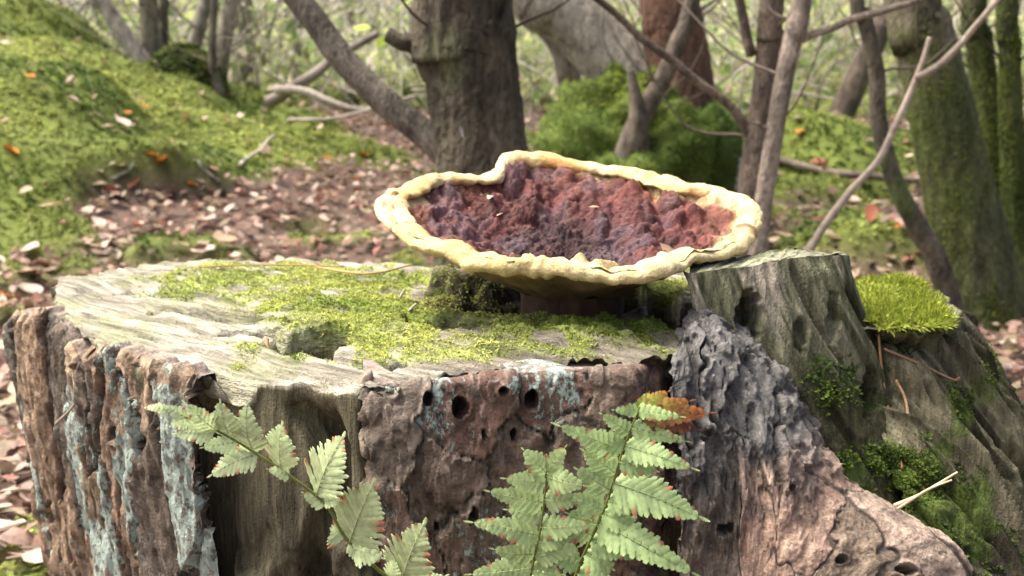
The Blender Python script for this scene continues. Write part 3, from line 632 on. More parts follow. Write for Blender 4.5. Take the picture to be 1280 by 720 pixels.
def top_h(x, y):
    al = x * gdir[0] + y * gdir[1]; pe = x * gper[0] + y * gper[1]
    wv = pe + 0.004 * fbm(al * 14, pe * 20, seed=31)
    g1 = vn(al * 9, wv * 170, seed=32); g2 = vn(al * 24, wv * 420, seed=33); g3 = vn(al * 6, wv * 62, seed=36)
    saw = (wv * 95 + 0.4 * vn(al * 8, wv * 20, seed=34)) % 1.0
    amt = 0.55 + 0.6 * np.clip(fbm(x * 14, y * 14, seed=35) + 0.3, 0, 1)
    h = (0.0012 * g1 + 0.0007 * g2 + 0.0016 * g3 + 0.0026 * saw - 0.0045 * sst(0.15, 0.5, g1) - 0.002 * sst(0.2, 0.55, g2)) * amt + 0.0045 * fbm(x * 9, y * 9, seed=37, oct=3)
    # long split gaps in the grain
    cr_ = sst(0.60, 0.80, vn(al * 7 + 3, wv * 75, seed=38)) * sst(-0.1, 0.2, fbm(x * 10 + 2, y * 10, seed=39))
    h = h - 0.012 * cr_
    ms = moss_top(x, y)
    h = h + ms * (0.0022 + 0.0035 * fbm(x * 55, y * 55, oct=3, seed=40))
    h = h - hollow(x, y)
    h = h + 0.014 * plane_blob(x, y, 598, 368, 78, 17, 0.5, 1.05, 0.45, seed=91)
    h = h + 0.006 * plane_blob(x, y, 730, 428, 120, 22, 0.4, 1.1, 0.3, seed=92)
    return h
NR = 150
rr = 1 - (np.linspace(0, 1, NR)[::-1]) ** 1.0 * 0.995
ring = []
top = CEN[None, None] + (Q - CEN)[None] * rr[:, None, None]
top[..., 2] = Z0 + top_h(top[..., 0], top[..., 1])
# wall below the rim
nz = 112
dz = np.concatenate([np.linspace(0.0016, 0.19, 100), np.linspace(0.2, 0.42, 12)])
Tn = norm(np.roll(Q, -6, 0) - np.roll(Q, 6, 0)); ON = np.stack([Tn[:, 1], -Tn[:, 0], np.zeros(NU)], -1)
if ((Q - CEN) * ON).sum(1).mean() < 0: ON = -ON
ang = su
wall = np.zeros((nz, NU, 3))
leftish = sst(-0.12, -0.2, Q[:, 0]); rightish = sst(0.15, 0.25, Q[:, 0])
frontbare = sst(-0.155, -0.150, Q[:, 0]) * sst(-0.06, -0.075, Q[:, 0]) * (Q[:, 1] < 0.7)
for j, d in enumerate(dz):
    u = su
    wob = 0.0035 * vn(u * 22, u * 0 + d * 4, seed=51) + 0.0022 * vn(u * 75 + d * 8, u * 0 + d * 7, seed=52) + 0.0010 * vn(u * 240 + d * 12, u * 0 + d * 15, seed=53)
    crk = sst(0.28, 0.55, vn(u * 42 + d * 5 + 1.5 * vn(u * 12, u * 0 + d * 20, seed=57), u * 0 + d * 5.5 + 2, seed=54)) * sst(0.002, 0.03, np.full(NU, d))
    crk2 = sst(0.62, 0.8, vn(u * 110 + d * 10, u * 0 + d * 16 + 2, seed=56))
    rot = np.clip(fbm(u * 26, u * 0 + d * 26, seed=55, oct=4), -0.2, 1) * sst(0.05, 0.12, np.full(NU, d))
    off = wob - 0.022 * crk - 0.006 * crk2 - 0.014 * rot
    off = off - 0.013 * leftish * sst(0.005, 0.03, d) - 0.010 * (1 - frontbare) * (1 - leftish) * sst(0.0, 0.012, d)
    off = off + 0.004 * frontbare * sst(0.0, 0.1, d)
    w = Q + ON * off[:, None]; w[:, 2] = top[-1, :, 2] * 1.0 - d + 0.002 * vn(u * 90, u * 0 + d * 3, seed=58) * (d < 0.01); wall[j] = w
allv = np.concatenate([top, wall], 0)
x, y = top[..., 0].ravel(), top[..., 1].ravel()
al = x * gdir[0] + y * gdir[1]; pe = x * gper[0] + y * gper[1]
ct = lerp(np.array([0.40, 0.375, 0.30]), np.array([0.24, 0.225, 0.175]), np.clip(0.5 + 0.9 * vn(al * 10, pe * 120, seed=61), 0, 1))
ct = lerp(ct, np.array([0.26, 0.29, 0.12]), np.clip(0.10 + 0.6 * fbm(x * 22, y * 22, seed=62), 0, 0.5))
rightshade = sst(-0.09, 0.0, x) * sst(0.75, 0.66, y)  # front right under the cap: mushroom's shade painted into the wood colour
ct = lerp(ct, np.array([0.15, 0.13, 0.10]), 0.75 * rightshade)
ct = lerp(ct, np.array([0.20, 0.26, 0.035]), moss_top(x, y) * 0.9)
ct = lerp(ct, np.array([0.055, 0.04, 0.026]), np.clip(sst(.004, .02, hollow(x, y)) + plane_blob(x, y, 602, 376, 90, 26, .8, 1.1, .25, seed=97) * .9, 0, .9))  # hollows and chunk dark brown: rotten wood, with shade put into the colour
W = wall.reshape(-1, 3); uu = np.tile(su, nz); dd = np.repeat(dz, NU)
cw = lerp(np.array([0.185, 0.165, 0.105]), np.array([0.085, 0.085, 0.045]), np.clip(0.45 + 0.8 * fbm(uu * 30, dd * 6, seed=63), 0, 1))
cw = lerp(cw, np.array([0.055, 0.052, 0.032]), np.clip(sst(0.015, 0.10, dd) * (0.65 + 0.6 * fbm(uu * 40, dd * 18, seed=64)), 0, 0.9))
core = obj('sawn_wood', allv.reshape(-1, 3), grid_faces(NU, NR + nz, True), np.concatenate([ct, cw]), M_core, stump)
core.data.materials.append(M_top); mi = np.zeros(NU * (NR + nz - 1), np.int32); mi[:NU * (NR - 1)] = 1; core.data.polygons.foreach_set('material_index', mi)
core['label'] = 'grey weathered sawn wood with saw ridges'

# moss shoots on the sawn top
def on_top(n, seed):
    g = np.random.default_rng(seed); x = -0.33 + 0.63 * g.random(n); y = 0.53 + 0.42 * g.random(n)
    k = np.argsort(np.arctan2(Q[:, 1] - CEN[1], Q[:, 0] - CEN[0])); an = np.arctan2(Q[:, 1] - CEN[1], Q[:, 0] - CEN[0])[k]; rd = np.hypot(Q[:, 0] - CEN[0], Q[:, 1] - CEN[1])[k]
    rmax = np.interp(np.arctan2(y - CEN[1], x), an, rd, period=2 * math.pi)
    ok = np.hypot(x, y - CEN[1]) < rmax * 0.995; return x[ok], y[ok]
x, y = on_top(170000, 71); m = moss_top(x, y); keep = np.random.default_rng(72).random(len(x)) < m ** 1.3 * 0.75
x, y = x[keep], y[keep]; e = 0.0015
hz = top_h(x, y); nx = (hz - top_h(x + e, y)) / e; ny = (hz - top_h(x, y + e)) / e
nn = norm(np.stack([np.clip(nx, -1, 1), np.clip(ny, -1, 1), np.ones_like(nx)], -1))
mc = lerp(np.array([0.14, 0.21, 0.025]), np.array([0.50, 0.52, 0.14]), np.clip(0.65 + 0.8 * fbm(x * 24, y * 24, seed=73) + 0.35 * sst(0.7, 0.85, y) - 0.25 * sst(-0.02, 0.06, x), 0, 1))
V, Fc, C = tufts(np.stack([x, y, Z0 + hz - 0.0004], -1), nn, 0.0028, 3, 0.42, mc, 1.2, 74)
mt = obj('moss_patch', V, Fc, C, M_moss, stump); tag(mt, 'yellow green moss creeping over the sawn top', kind='stuff')

# ------------------------------------------------------------------ bark patches: fine displaced sheet split into plates
def patch(ctrl, nu, nv):
    ctrl = np.asarray(ctrl, float)           # rows (v) x cols (u) x 3
    a = cr(ctrl, np.linspace(0, ctrl.shape[0] - 1, nv)); b = cr(np.swapaxes(a, 0, 1), np.linspace(0, ctrl.shape[1] - 1, nu))
    return np.swapaxes(b, 0, 1)
def metric(X):
    U = np.cumsum(np.concatenate([np.zeros((X.shape[0], 1)), np.linalg.norm(np.diff(X, axis=1), axis=2)], 1), 1)
    Vv = np.cumsum(np.concatenate([np.zeros((1, X.shape[1])), np.linalg.norm(np.diff(X, axis=0), axis=2)], 0), 0)
    U = np.repeat(U.mean(0)[None], X.shape[0], 0); Vv = np.repeat(Vv.mean(1)[:, None], X.shape[1], 1)
    return U, Vv
def toward_cam(X, N):
    s = np.sign((N * (np.array([0, 0, CAMZ]) - X)).sum(-1).mean()); return N * s
def holes(X, spec):
    px, py = to_px(X); d = np.zeros(px.shape); lip = np.zeros(px.shape)
    for (a, b, rx, ry, dep) in spec:
        q = np.hypot((px - a) / rx, (py - b) / ry) + 0.15 * vn(px * 0.15, py * 0.15, seed=int(a))
        d = np.maximum(d, dep * sst(1.0, 0.72, q)); lip = np.maximum(lip, sst(1.7, 1.1, q) * sst(0.7, 1.0, q))
    return d, lip
def bark_sheet(parent, X, cu, cv, H, pal, pw, seed, hole=(), gcol=(0.09, 0.075, 0.06), shear=0.0, flake=(60, 30), flake_h=0.0016, lich=0.5, v0=0.0, rough_h=0.0012, label=None, mat=None, tintf=None, amod=None, gd=1.0, hvar=0.7, gw=0.10, ridge=0.0):
    nv, nu = X.shape[:2]; U, Vv = metric(X); N = toward_cam(X, grid_normals(X))
    wu = U + 0.30 * cu * fbm(U / cu * 0.8, Vv / cv * 1.6, seed=seed, oct=3) + 0.10 * cu * fbm(U / cu * 4, Vv / cu * 4, seed=seed + 4, oct=3) + shear * Vv; wv = Vv + 0.30 * cv * fbm(U / cu * 1.2, Vv / cv, seed=seed + 1, oct=3)
    f1, f2, cid = worley(wu / cu, wv / cv, seed)
    bd = f2 - f1; prof = sst(0.01, gw, bd)
    hp = (1 - hvar) + hvar * idrand(cid, seed + 2)
    fl = fbm(U * flake[0] + idrand(cid, seed + 5) * 30, Vv * flake[1], seed=seed + 3, oct=4) * 0.5 + 0.5
    lev = fl * 5; frv = lev - np.floor(lev); stepv = np.floor(lev) + sst(0.0, 0.12, frv)
    tilt = (idrand(cid, seed + 8) - 0.5) * 2
    h = H * hp * (1 - gd + gd * prof) + flake_h * (stepv - 2.5) * prof + rough_h * fbm(U * 160, Vv * 110, seed=seed + 6, oct=4) + ridge * (np.abs(fbm(U * 85, Vv * 30, seed=seed + 9, oct=4)) - .3)
    h = h + (1 - prof) * 0.0025 * fbm(U * 220, Vv * 150, seed=seed + 7, oct=3)
    if amod is not None: h = h * amod(X)
    d, lip = holes(X, hole); h = h * (1 - sst(0, 0.004, d)) - d + 0.0012 * lip
    edge = np.minimum(np.minimum(U, U.max(1, keepdims=True) - U), 1)
    Y = X + N * (h * sst(v0 - 0.002, v0 + 0.004, Vv))[..., None]
    pal = np.asarray(pal, float); pi = np.searchsorted(np.cumsum(np.asarray(pw) / np.sum(pw)), idrand(cid, seed + 11)); pi = np.clip(pi, 0, len(pal) - 1)
    c = pal[pi] * np.array([1, .99, .88])
    c = c * (0.72 + 0.14 * np.clip(stepv, 0, 4) * (0.6 + 0.8 * idrand((np.floor(lev) + 10 * cid % 977).astype(np.int64), seed + 12)))[..., None]
    c = lerp(c, np.array([0.27, 0.245, 0.205]) * np.ones(c.shape), .55 * sst(.22, .05, frv) * sst(0.0, .03, frv))
    c = lerp(np.asarray(gcol), c, sst(0.02, gw, bd))
    if v0 > .015: c = lerp(c, np.array([0.34, 0.28, 0.24]) * np.ones(c.shape), sst(v0 + .001, v0 - .003, Vv) * .85)
    if tintf is not None: c = tintf(c, X, U, Vv)
    la = np.clip(lich * (0.5 + 0.9 * fbm(U * 18 + 5, Vv * 9, seed=seed + 13, oct=3)) * (0.5 + 0.8 * (idrand(cid, seed + 14) > 0.45)), 0, .66) * (d < 0.001)
    C = np.concatenate([c, la[..., None]], -1).reshape(-1, 4)
    Fq = grid_faces(nu, nv); V = Y.reshape(-1, 3)
    qb = (bd < gw * 0.5).ravel()[Fq[:, 0]]; qid = cid.ravel()[Fq[:, 0]]
    vals, cnt = np.unique(qid[~qb], return_counts=True)
    big = set(vals[cnt > 45].tolist()); base_sel = qb | ~np.isin(qid, list(big))
    g2 = base_sel.reshape(nv - 1, nu - 1); lab_ = np.where(g2, np.arange(g2.size).reshape(g2.shape), 10 ** 9)
    for _ in range(3000):
        o_ = lab_.copy()
        for ax_, sl in ((0, 1), (0, -1), (1, 1), (1, -1)):
            r_ = np.roll(o_, sl, ax_)
            if ax_ == 0: r_[0 if sl > 0 else -1] = 10 ** 9
            else: r_[:, 0 if sl > 0 else -1] = 10 ** 9
            lab_ = np.where(g2, np.minimum(lab_, r_), lab_)
        ok_ = lab_ < 10 ** 9; lab_[ok_] = np.minimum(lab_[ok_], lab_.ravel()[lab_[ok_]])
        if (lab_ == o_).all(): break
    lv, lc = np.unique(lab_[g2], return_counts=True); main_ = lv[np.argmax(lc)]; lab_ = lab_.ravel()
    b = obj('bark', *sub_mesh(V, Fq, C, lab_ == main_), mat or M_bark, parent)
    tiny = lv[(lc < 90) & (lv != main_)]
    if len(tiny): tag(obj('bark_crumbs', *sub_mesh(V, Fq, C, np.isin(lab_, tiny)), mat or M_bark, b), kind='stuff')
    for v in lv[(lc >= 90) & (lv != main_)]: obj('bark_plate', *sub_mesh(V, Fq, C, lab_ == v), mat or M_bark, b)
    if label: b['label'] = label
    for v in sorted(big):
        obj('bark_plate', *sub_mesh(V, Fq, C, (qid == v) & ~qb), mat or M_bark, b)
    return b
def wall_ctrl(topedge, rows, inner=0.012):
    # topedge: world points; rows: (drop, outward); adds a lip that turns inward over the top
    T = np.array([P(*t) for t in topedge]); tan = norm(np.gradient(T, axis=0)); o = norm(np.stack([-tan[:, 1], tan[:, 0], tan[:, 0] * 0], -1))
    if (o * (np.array([0, 0.7, 0.35]) - T)).sum(1).mean() > 0: o = -o
    out = [T - o * inner - np.array([0, 0, 0.012]), T - o * inner * 0.9 + np.array([0, 0, -.001]), T - o * inner * 0.7, T - o * .0015, T - np.array([0, 0, 0.002])]
    for d, w in rows: out.append(T + o * w - np.array([0, 0, d]))
    return np.array(out)
# left bark: long vertical lichen-covered plates
le = [(22, 402, .80), (27, 397, .755), (46, 390, .715), (70, 398, .692), (86, 421, .664), (100, 434, .640), (135, 438, .610), (175, 449, .586), (215, 458, .567), (252, 466, .5525)]
XL = patch(wall_ctrl(le, [(0.01, 0.001), (0.06, 0.0), (0.13, -0.006), (0.21, -0.014), (0.30, -0.018), (0.37, -0.01)], 0.010), 310, 260)
XL[..., 2] += (0.006 * vn(metric(XL)[0] * 70, XL[..., 0] * 0 + 3.3, seed=88) + 0.003 * vn(metric(XL)[0] * 210, XL[..., 0] * 0 + 1.3, seed=89)) * sst(0.08, 0.0, metric(XL)[1])
bark_sheet(stump, XL, 0.026, 0.12, 0.0062, [(0.27, 0.19, 0.14), (0.33, 0.245, 0.185), (0.13, 0.105, 0.09), (0.11, 0.10, 0.09), (0.23, 0.16, 0.12)], [3, 3, 2, 2, 2], 101, v0=0.021, flake=(70, 24), flake_h=0.0016, lich=0.74, hvar=0.75, gw=0.055, ridge=0.0022, rough_h=0.0010, label='ridged brown bark with pale blue green lichen', hole=[(152, 540, 9, 10, .02), (70, 640, 6, 14, .012)])
# right bark: flaking reddish plates with beetle holes
re_ = [(448, 482, .536), (500, 480, .5395), (560, 476, .544), (640, 469, .551), (720, 464, .556), (790, 463, .558), (868, 466, .560)]
XR = patch(wall_ctrl(re_, [(0.008, 0.003), (0.05, 0.007), (0.11, 0.010), (0.20, 0.014), (0.30, 0.02), (0.37, 0.03)], 0.024), 380, 300)
XR[..., 2] += 0.0055 * vn(metric(XR)[0] * 60, XR[..., 0] * 0 + 3.3, seed=188) * sst(0.05, 0.0, metric(XR)[1])
_U, _V = metric(XR); _um = _U.max()
XR[..., 1] += 0.022 * sst(.016, .0, _U + .010 * fbm(_V * 30, _U * 8, seed=3) ) + 0.045 * sst(.032, .0, _um - _U + .012 * fbm(_V * 25, _U * 10, seed=4)) + .005 * fbm(_U * 12, _V * 9, seed=6, oct=3) * sst(.03, .07, _V)
HO = [(534, 498, 6, 9, .022), (573, 508, 10.5, 14, .03), (663, 497, 9, 13, .022), (626, 486, 7, 4, .012), (640, 541, 4.5, 8, .014), (600, 541, 4, 5, .012), (456, 508, 7, 10, .02), (433, 698, 11, 10, .03), (590, 640, 5, 8, .014), (545, 655, 4, 5, .01)]
bark_sheet(stump, XR, 0.040, 0.052, 0.0055, [(0.175, 0.108, 0.092), (0.19, 0.135, 0.118), (0.16, 0.12, 0.104), (0.125, 0.10, 0.09), (0.20, 0.165, 0.145)], [3, 3, 3, 1.5, 2], 131, v0=0.034, hole=HO, flake=(46, 36), flake_h=0.0014, lich=0.36, gw=0.05, gd=.35, hvar=.9, ridge=0.0006, rough_h=.0006, label='flaking reddish brown bark with round beetle holes', gcol=(0.17, 0.145, 0.115))
# scaly grey bark ridge running down the buttress
rows = [
 [(838, 480, .585), (856, 425, .625), (886, 404, .635), (938, 440, .640), (990, 510, .630), (1050, 598, .615), (1125, 646, .605), (1200, 694, .60), (1222, 765, .59)],
 [(840, 466, .575), (856, 412, .604), (884, 395, .612), (936, 432, .614), (988, 502, .602), (1047, 590, .587), (1122, 640, .578), (1196, 690, .572), (1216, 762, .567)],
 [(842, 490, .560), (862, 455, .580), (890, 440, .588), (932, 470, .590), (976, 535, .580), (1026, 612, .566), (1088, 664, .558), (1150, 708, .554), (1178, 772, .55)],
 [(845, 600, .548), (872, 575, .556), (900, 560, .562), (932, 580, .562), (965, 630, .553), (1000, 680, .543), (1042, 720, .538), (1090, 752, .535), (1120, 800, .53)],
 [(848, 760, .543), (872, 765, .543), (900, 770, .545), (925, 775, .542), (950, 785, .537), (975, 795, .53), (1010, 810, .525), (1050, 822, .52), (1085, 850, .515)],
 [(850, 1000, .53), (872, 1000, .53), (900, 1010, .53), (925, 1010, .525), (950, 1020, .52), (975, 1030, .51), (1010, 1040, .505), (1050, 1050, .50), (1085, 1060, .495)]]
XD = patch([[P(*q) for q in r] for r in rows], 300, 270)
def ridge_tint(c, X, U, Vv):
    px, py = to_px(X)
    k = sst(520, 640, py + 0.35 * (px - 1000) + 40 * fbm(px * 0.02, py * 0.02, seed=5))
    g = np.array([0.125, 0.122, 0.115]) * (0.35 + 0.6 * (c.mean(-1, keepdims=True) / 0.22))
    return c * k[..., None] + g * (1 - k[..., None])
bark_sheet(stump, XD, 0.040, 0.055, 0.0055, [(0.32, 0.225, 0.19), (0.27, 0.185, 0.15), (0.20, 0.155, 0.125), (0.36, 0.28, 0.245), (0.15, 0.125, 0.11)], [3, 2, 2, 2, 1], 161, v0=0.012, hole=[(1000, 590, 6, 5, .01), (1050, 700, 9, 6, .015), (1130, 712, 15, 8, .02), (1155, 640, 4, 5, .006), (905, 660, 14, 8, .01), (985, 612, 5, 4, .008)], flake=(100, 60), flake_h=0.0023, lich=0.22, ridge=0.0006, rough_h=0.0007, label='scaly grey and pinkish bark ridge over the root', mat=M_ridge, tintf=ridge_tint, gw=0.05, gd=.55, hvar=.9, amod=lambda X: 1 - .75 * sst(560, 680, to_px(X)[1] + 0.45 * (to_px(X)[0] - 1000)))

# ------------------------------------------------------------------ raised block and right root of bare wood
def wood_sheet(name, X, parent, cfun, amp=1.0, seed=1, nfix=True, crack=0.010, fade_v=0.0, hole=(), ridged=0.0, shear=0.0, mat=None):
    U, Vv = metric(X); N = toward_cam(X, grid_normals(X)); nv, nu = X.shape[:2]; U = U + shear * Vv
    h = 0.0030 * vn(U * 32, Vv * 4, seed=seed) + 0.0018 * vn(U * 90, Vv * 7, seed=seed + 1) + 0.0014 * vn(U * 260, Vv * 14, seed=seed + 2) + 0.0007 * vn(U * 520, Vv * 30, seed=seed + 7)
    h = h - crack * sst(0.5, 0.75, vn(U * 48, Vv * 7 + 2, seed=seed + 3)) * sst(0.01, 0.04, Vv) - 0.005 * sst(0.55, 0.75, vn(U * 130, Vv * 20, seed=seed + 4))
    h = h - 0.006 * np.clip(fbm(U * 40, Vv * 40, seed=seed + 6), 0, 1) * sst(0.05, 0.1, Vv)
    if ridged: h = h + ridged * (1 - 2 * np.abs(vn(U * 55 + 2 * vn(U * 14, Vv * 9, seed=seed + 8), Vv * 5, seed=seed + 5))) * sst(0.0, 0.03, Vv)
    d, lip = holes(X, hole); h = h * amp * (1 - sst(0, 0.004, d)) - d
    Y = X + N * (h * (sst(0, fade_v, Vv) if fade_v else 1))[..., None]
    return obj(name, Y.reshape(-1, 3), grid_faces(nu, nv), cfun(X, U, Vv).reshape(-1, 3), mat or M_core, parent), Y, N
te = [(862, 344, .622), (900, 341, .624), (942, 335, .628), (985, 326, .634), (1028, 322, .643), (1058, 320, .654)]
zb = [0.395 + 0.0 for _ in te]
bk = [(862, 333, .652), (900, 324, .664), (940, 317, .672), (978, 313, .676), (1020, 315, .672), (1055, 318, .660)]
T = np.array([P(*t) for t in te]); K = np.array([P(*t) for t in bk])
# top of the block: sawn ridges
nu_, nv_ = 240, 70
XT = patch([K, (K + T) / 2 + np.array([0, 0, 0.001]), T], nu_, nv_)
px_, py_ = to_px(XT); al = XT[..., 0] * 0.55 + XT[..., 1] * 0.83; pe = XT[..., 0] * 0.83 - XT[..., 1] * 0.55
hb = 0.0011 * ((pe * 130 + .5 * vn(al * 40, pe * 30, seed=3)) % 1.0) + 0.0012 * vn(al * 60, pe * 260, seed=4) + 0.0015 * vn(al * 30, pe * 60, seed=6)
XT[..., 2] += hb
tcol = lerp(np.array([0.30, 0.30, 0.21]), np.array([0.20, 0.22, 0.13]), np.clip(.5 + .8 * fbm(XT[..., 0] * 60, XT[..., 1] * 60, seed=8), 0, 1).ravel())
block_top = obj('block_top', XT.reshape(-1, 3), grid_faces(nu_, nv_), tcol, M_core, stump)
low = [
 [(868, 400, .617), (905, 405, .618), (948, 405, .621), (995, 395, .626), (1042, 385, .636), (1074, 375, .654)],
 [(876, 470, .613), (915, 480, .613), (962, 480, .615), (1012, 470, .619), (1064, 455, .630), (1096, 440, .652)],
 [(890, 560, .606), (930, 570, .605), (982, 575, .605), (1040, 570, .608), (1092, 555, .618), (1122, 530, .645)],
 [(900, 650, .600), (950, 660, .597), (1005, 665, .595), (1065, 665, .596), (1125, 650, .605), (1155, 625, .635)],
 [(905, 760, .595), (960, 770, .590), (1020, 775, .586), (1090, 780, .584), (1160, 765, .590), (1200, 740, .625)],
 [(905, 960, .59), (960, 970, .58), (1020, 975, .575), (1090, 980, .57), (1170, 965, .575), (1240, 940, .61)]]
side = []   # right flank turning away from the viewer
rowsB = [list(XT[-1][np.linspace(0, nu_ - 1, 6).astype(int)])] + [[P(*q) for q in r] for r in low]
for r in rowsB:
    e_ = np.asarray(r[-1]); r.append(e_ + np.array([0.003, 0.02, -0.003])); r.append(e_ + np.array([-0.02, 0.06, -0.004])); r.insert(0, np.asarray(r[0]) + np.array([-0.002, 0.025, 0]))
XB = patch(rowsB, 240, 240)
XB[0] = XB[0]
def block_col(X, U, Vv):
    px, py = to_px(X)
    n = fbm(U * 110, Vv * 7, seed=21, oct=4, gain=.7); n2 = fbm(X[..., 0] * 45, X[..., 2] * 45, seed=22)
    c = lerp(np.array([0.20, 0.20, 0.125]), np.array([0.07, 0.078, 0.04]), np.clip(.5 + 1.3 * n, 0, 1))
    c = lerp(c, np.array([0.34, 0.31, 0.24]), sst(.35, .7, fbm(U * 55 + 9, Vv * 14, seed=24)) * sst(0.07, 0.0, Vv))
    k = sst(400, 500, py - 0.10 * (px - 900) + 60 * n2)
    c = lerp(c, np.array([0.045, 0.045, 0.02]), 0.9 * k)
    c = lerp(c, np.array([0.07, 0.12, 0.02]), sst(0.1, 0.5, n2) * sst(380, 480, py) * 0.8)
    return c
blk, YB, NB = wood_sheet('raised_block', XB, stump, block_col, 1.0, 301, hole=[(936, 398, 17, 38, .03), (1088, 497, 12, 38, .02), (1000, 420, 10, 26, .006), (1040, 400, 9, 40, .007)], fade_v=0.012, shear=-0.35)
blk['label'] = 'tall leaning slab of greenish bare wood'
rootr = [
 [(1058, 424, .667), (1105, 417, .670), (1150, 413, .682), (1190, 407, .702), (1203, 398, .735), (1203, 385, .80)],
 [(1078, 470, .650), (1118, 462, .652), (1164, 455, .666), (1208, 448, .694), (1224, 440, .735), (1224, 420, .80)],
 [(1096, 530, .632), (1140, 515, .638), (1190, 508, .652), (1240, 505, .684), (1256, 495, .73), (1256, 470, .80)],
 [(1118, 600, .608), (1165, 590, .615), (1220, 590, .632), (1290, 605, .668), (1312, 595, .72), (1310, 570, .80)],
 [(1140, 680, .580), (1200, 680, .585), (1270, 690, .602), (1350, 710, .645), (1385, 700, .71), (1380, 670, .80)],
 [(1150, 800, .56), (1220, 810, .56), (1310, 830, .58), (1420, 850, .63), (1460, 840, .70), (1450, 800, .80)],
 [(1150, 1000, .55), (1240, 1000, .55), (1350, 1010, .57), (1480, 1020, .62), (1540, 1000, .70), (1530, 950, .80)]]
XO = patch([[P(*q) for q in r] for r in rootr], 240, 240)
def root_col(X, U, Vv):
    px, py = to_px(X); n = fbm(U * 70, Vv * 7, seed=31); n2 = fbm(X[..., 0] * 40, X[..., 2] * 40, seed=32)
    c = lerp(np.array([0.20, 0.185, 0.115]), np.array([0.055, 0.052, 0.03]), np.clip(.5 + 1.4 * n, 0, 1))
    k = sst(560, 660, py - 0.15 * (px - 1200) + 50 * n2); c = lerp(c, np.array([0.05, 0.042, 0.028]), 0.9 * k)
    c = lerp(c, np.array([0.09, 0.14, 0.022]), sst(0.05, 0.4, n2) * 0.75)
    return c
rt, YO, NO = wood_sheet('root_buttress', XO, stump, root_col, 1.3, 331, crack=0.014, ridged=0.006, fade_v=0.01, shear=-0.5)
rt['label'] = 'furrowed flaring root of bare wood'
# moss on block foot and root (real tufts)
def sheet_moss(name, Y, N, dens, seed, length, col0, col1, leaves=4, n=60000, parent=stump, label=None, droop=0.0):
    g = np.random.default_rng(seed); px, py = to_px(Y); pr = dens(px, py, Y)
    i = g.integers(0, Y.shape[0], n); j = g.integers(0, Y.shape[1], n); k = g.random(n) < pr[i, j]
    i, j = i[k], j[k]; p = Y[i, j]; nn = norm(N[i, j] + np.array([0, 0, 0.5 - droop]))
    c = lerp(np.asarray(col0), np.asarray(col1), np.clip(.45 + .9 * fbm(p[:, 0] * 60, p[:, 2] * 60, seed=seed), 0, 1))
    V, Fc, C = tufts(p + g.normal(size=p.shape) * 0.0005, nn, length, leaves, 0.4, c, 1.1, seed + 1)
    o = obj(name, V, Fc, C, M_moss, parent); tag(o, label, kind='stuff'); return o
d1 = lambda px, py, Y: np.clip(np.maximum(sst(1.1, .4, np.hypot((px - 1095) / 60, (py - 588) / 36)) * 0.9, sst(1.2, .3, np.hypot((px - 1040) / 40, (py - 480) / 40)) * 0.22) * sst(-.5, .2, fbm(px * .03, py * .03, seed=5)), 0, 1)
sheet_moss('moss_patch', YB, NB, d1, 401, 0.0042, (0.035, 0.07, 0.01), (0.12, 0.18, 0.025), label='deep green moss at the foot of the slab')
d2 = lambda px, py, Y: np.clip((sst(1.2, .3, np.hypot((px - 1110) / 70, (py - 600) / 40)) + 0.5 * sst(640, 690, py) * sst(0, .4, fbm(px * .03, py * .03, seed=6)) + .12 * sst(.1, .4, fbm(px * .02, py * .02, seed=9))), 0, 1)
sheet_moss('moss_patch', YO, NO, d2, 411, 0.0036, (0.035, 0.065, 0.01), (0.10, 0.15, 0.022), label='dark green moss on the lower root')
# long feathery moss overhanging the root top
g = np.random.default_rng(431); n = 5200
xx = []; 
a = g.random(n); b = g.random(n) ** 0.7
c0 = [G(1066, 354, .352), G(1135, 354, .352), G(1192, 404, .352), G(1100, 416, .352)]
pp = (1 - b)[:, None] * ((1 - a)[:, None] * c0[0] + a[:, None] * c0[1]) + b[:, None] * ((1 - a)[:, None] * c0[3] + a[:, None] * c0[2])
_e = np.hypot((a - .5) / .5, (b - .52) / .52) + .35 * fbm(a * 4, b * 4, seed=8) < 1.02; pp, a, b = pp[_e], a[_e], b[_e]; n = len(pp); pp[:, :2] += .004 * g.normal(size=(n, 2))
pp[:, 2] = .350 + 0.003 * fbm(pp[:, 0] * 50, pp[:, 1] * 50, seed=4) + 0.003 + .004 * np.minimum(1, 4 * np.minimum(np.minimum(a, 1 - a), np.minimum(b, 1 - b)))
nn = norm(np.stack([0.6 * (a - .35), -0.9 * (b - .35), 0.30 + 0 * a], -1))
mc = lerp(np.array([0.22, 0.29, 0.03]), np.array([0.38, 0.42, 0.07]), g.random(n))
V, Fc, C = tufts(pp, nn, 0.0095, 4, 0.17, mc, 0.9, 433)
tag(obj('moss_patch', V, Fc, C, M_moss, stump), 'feathery bright yellow green moss hanging over the root top', kind='stuff')

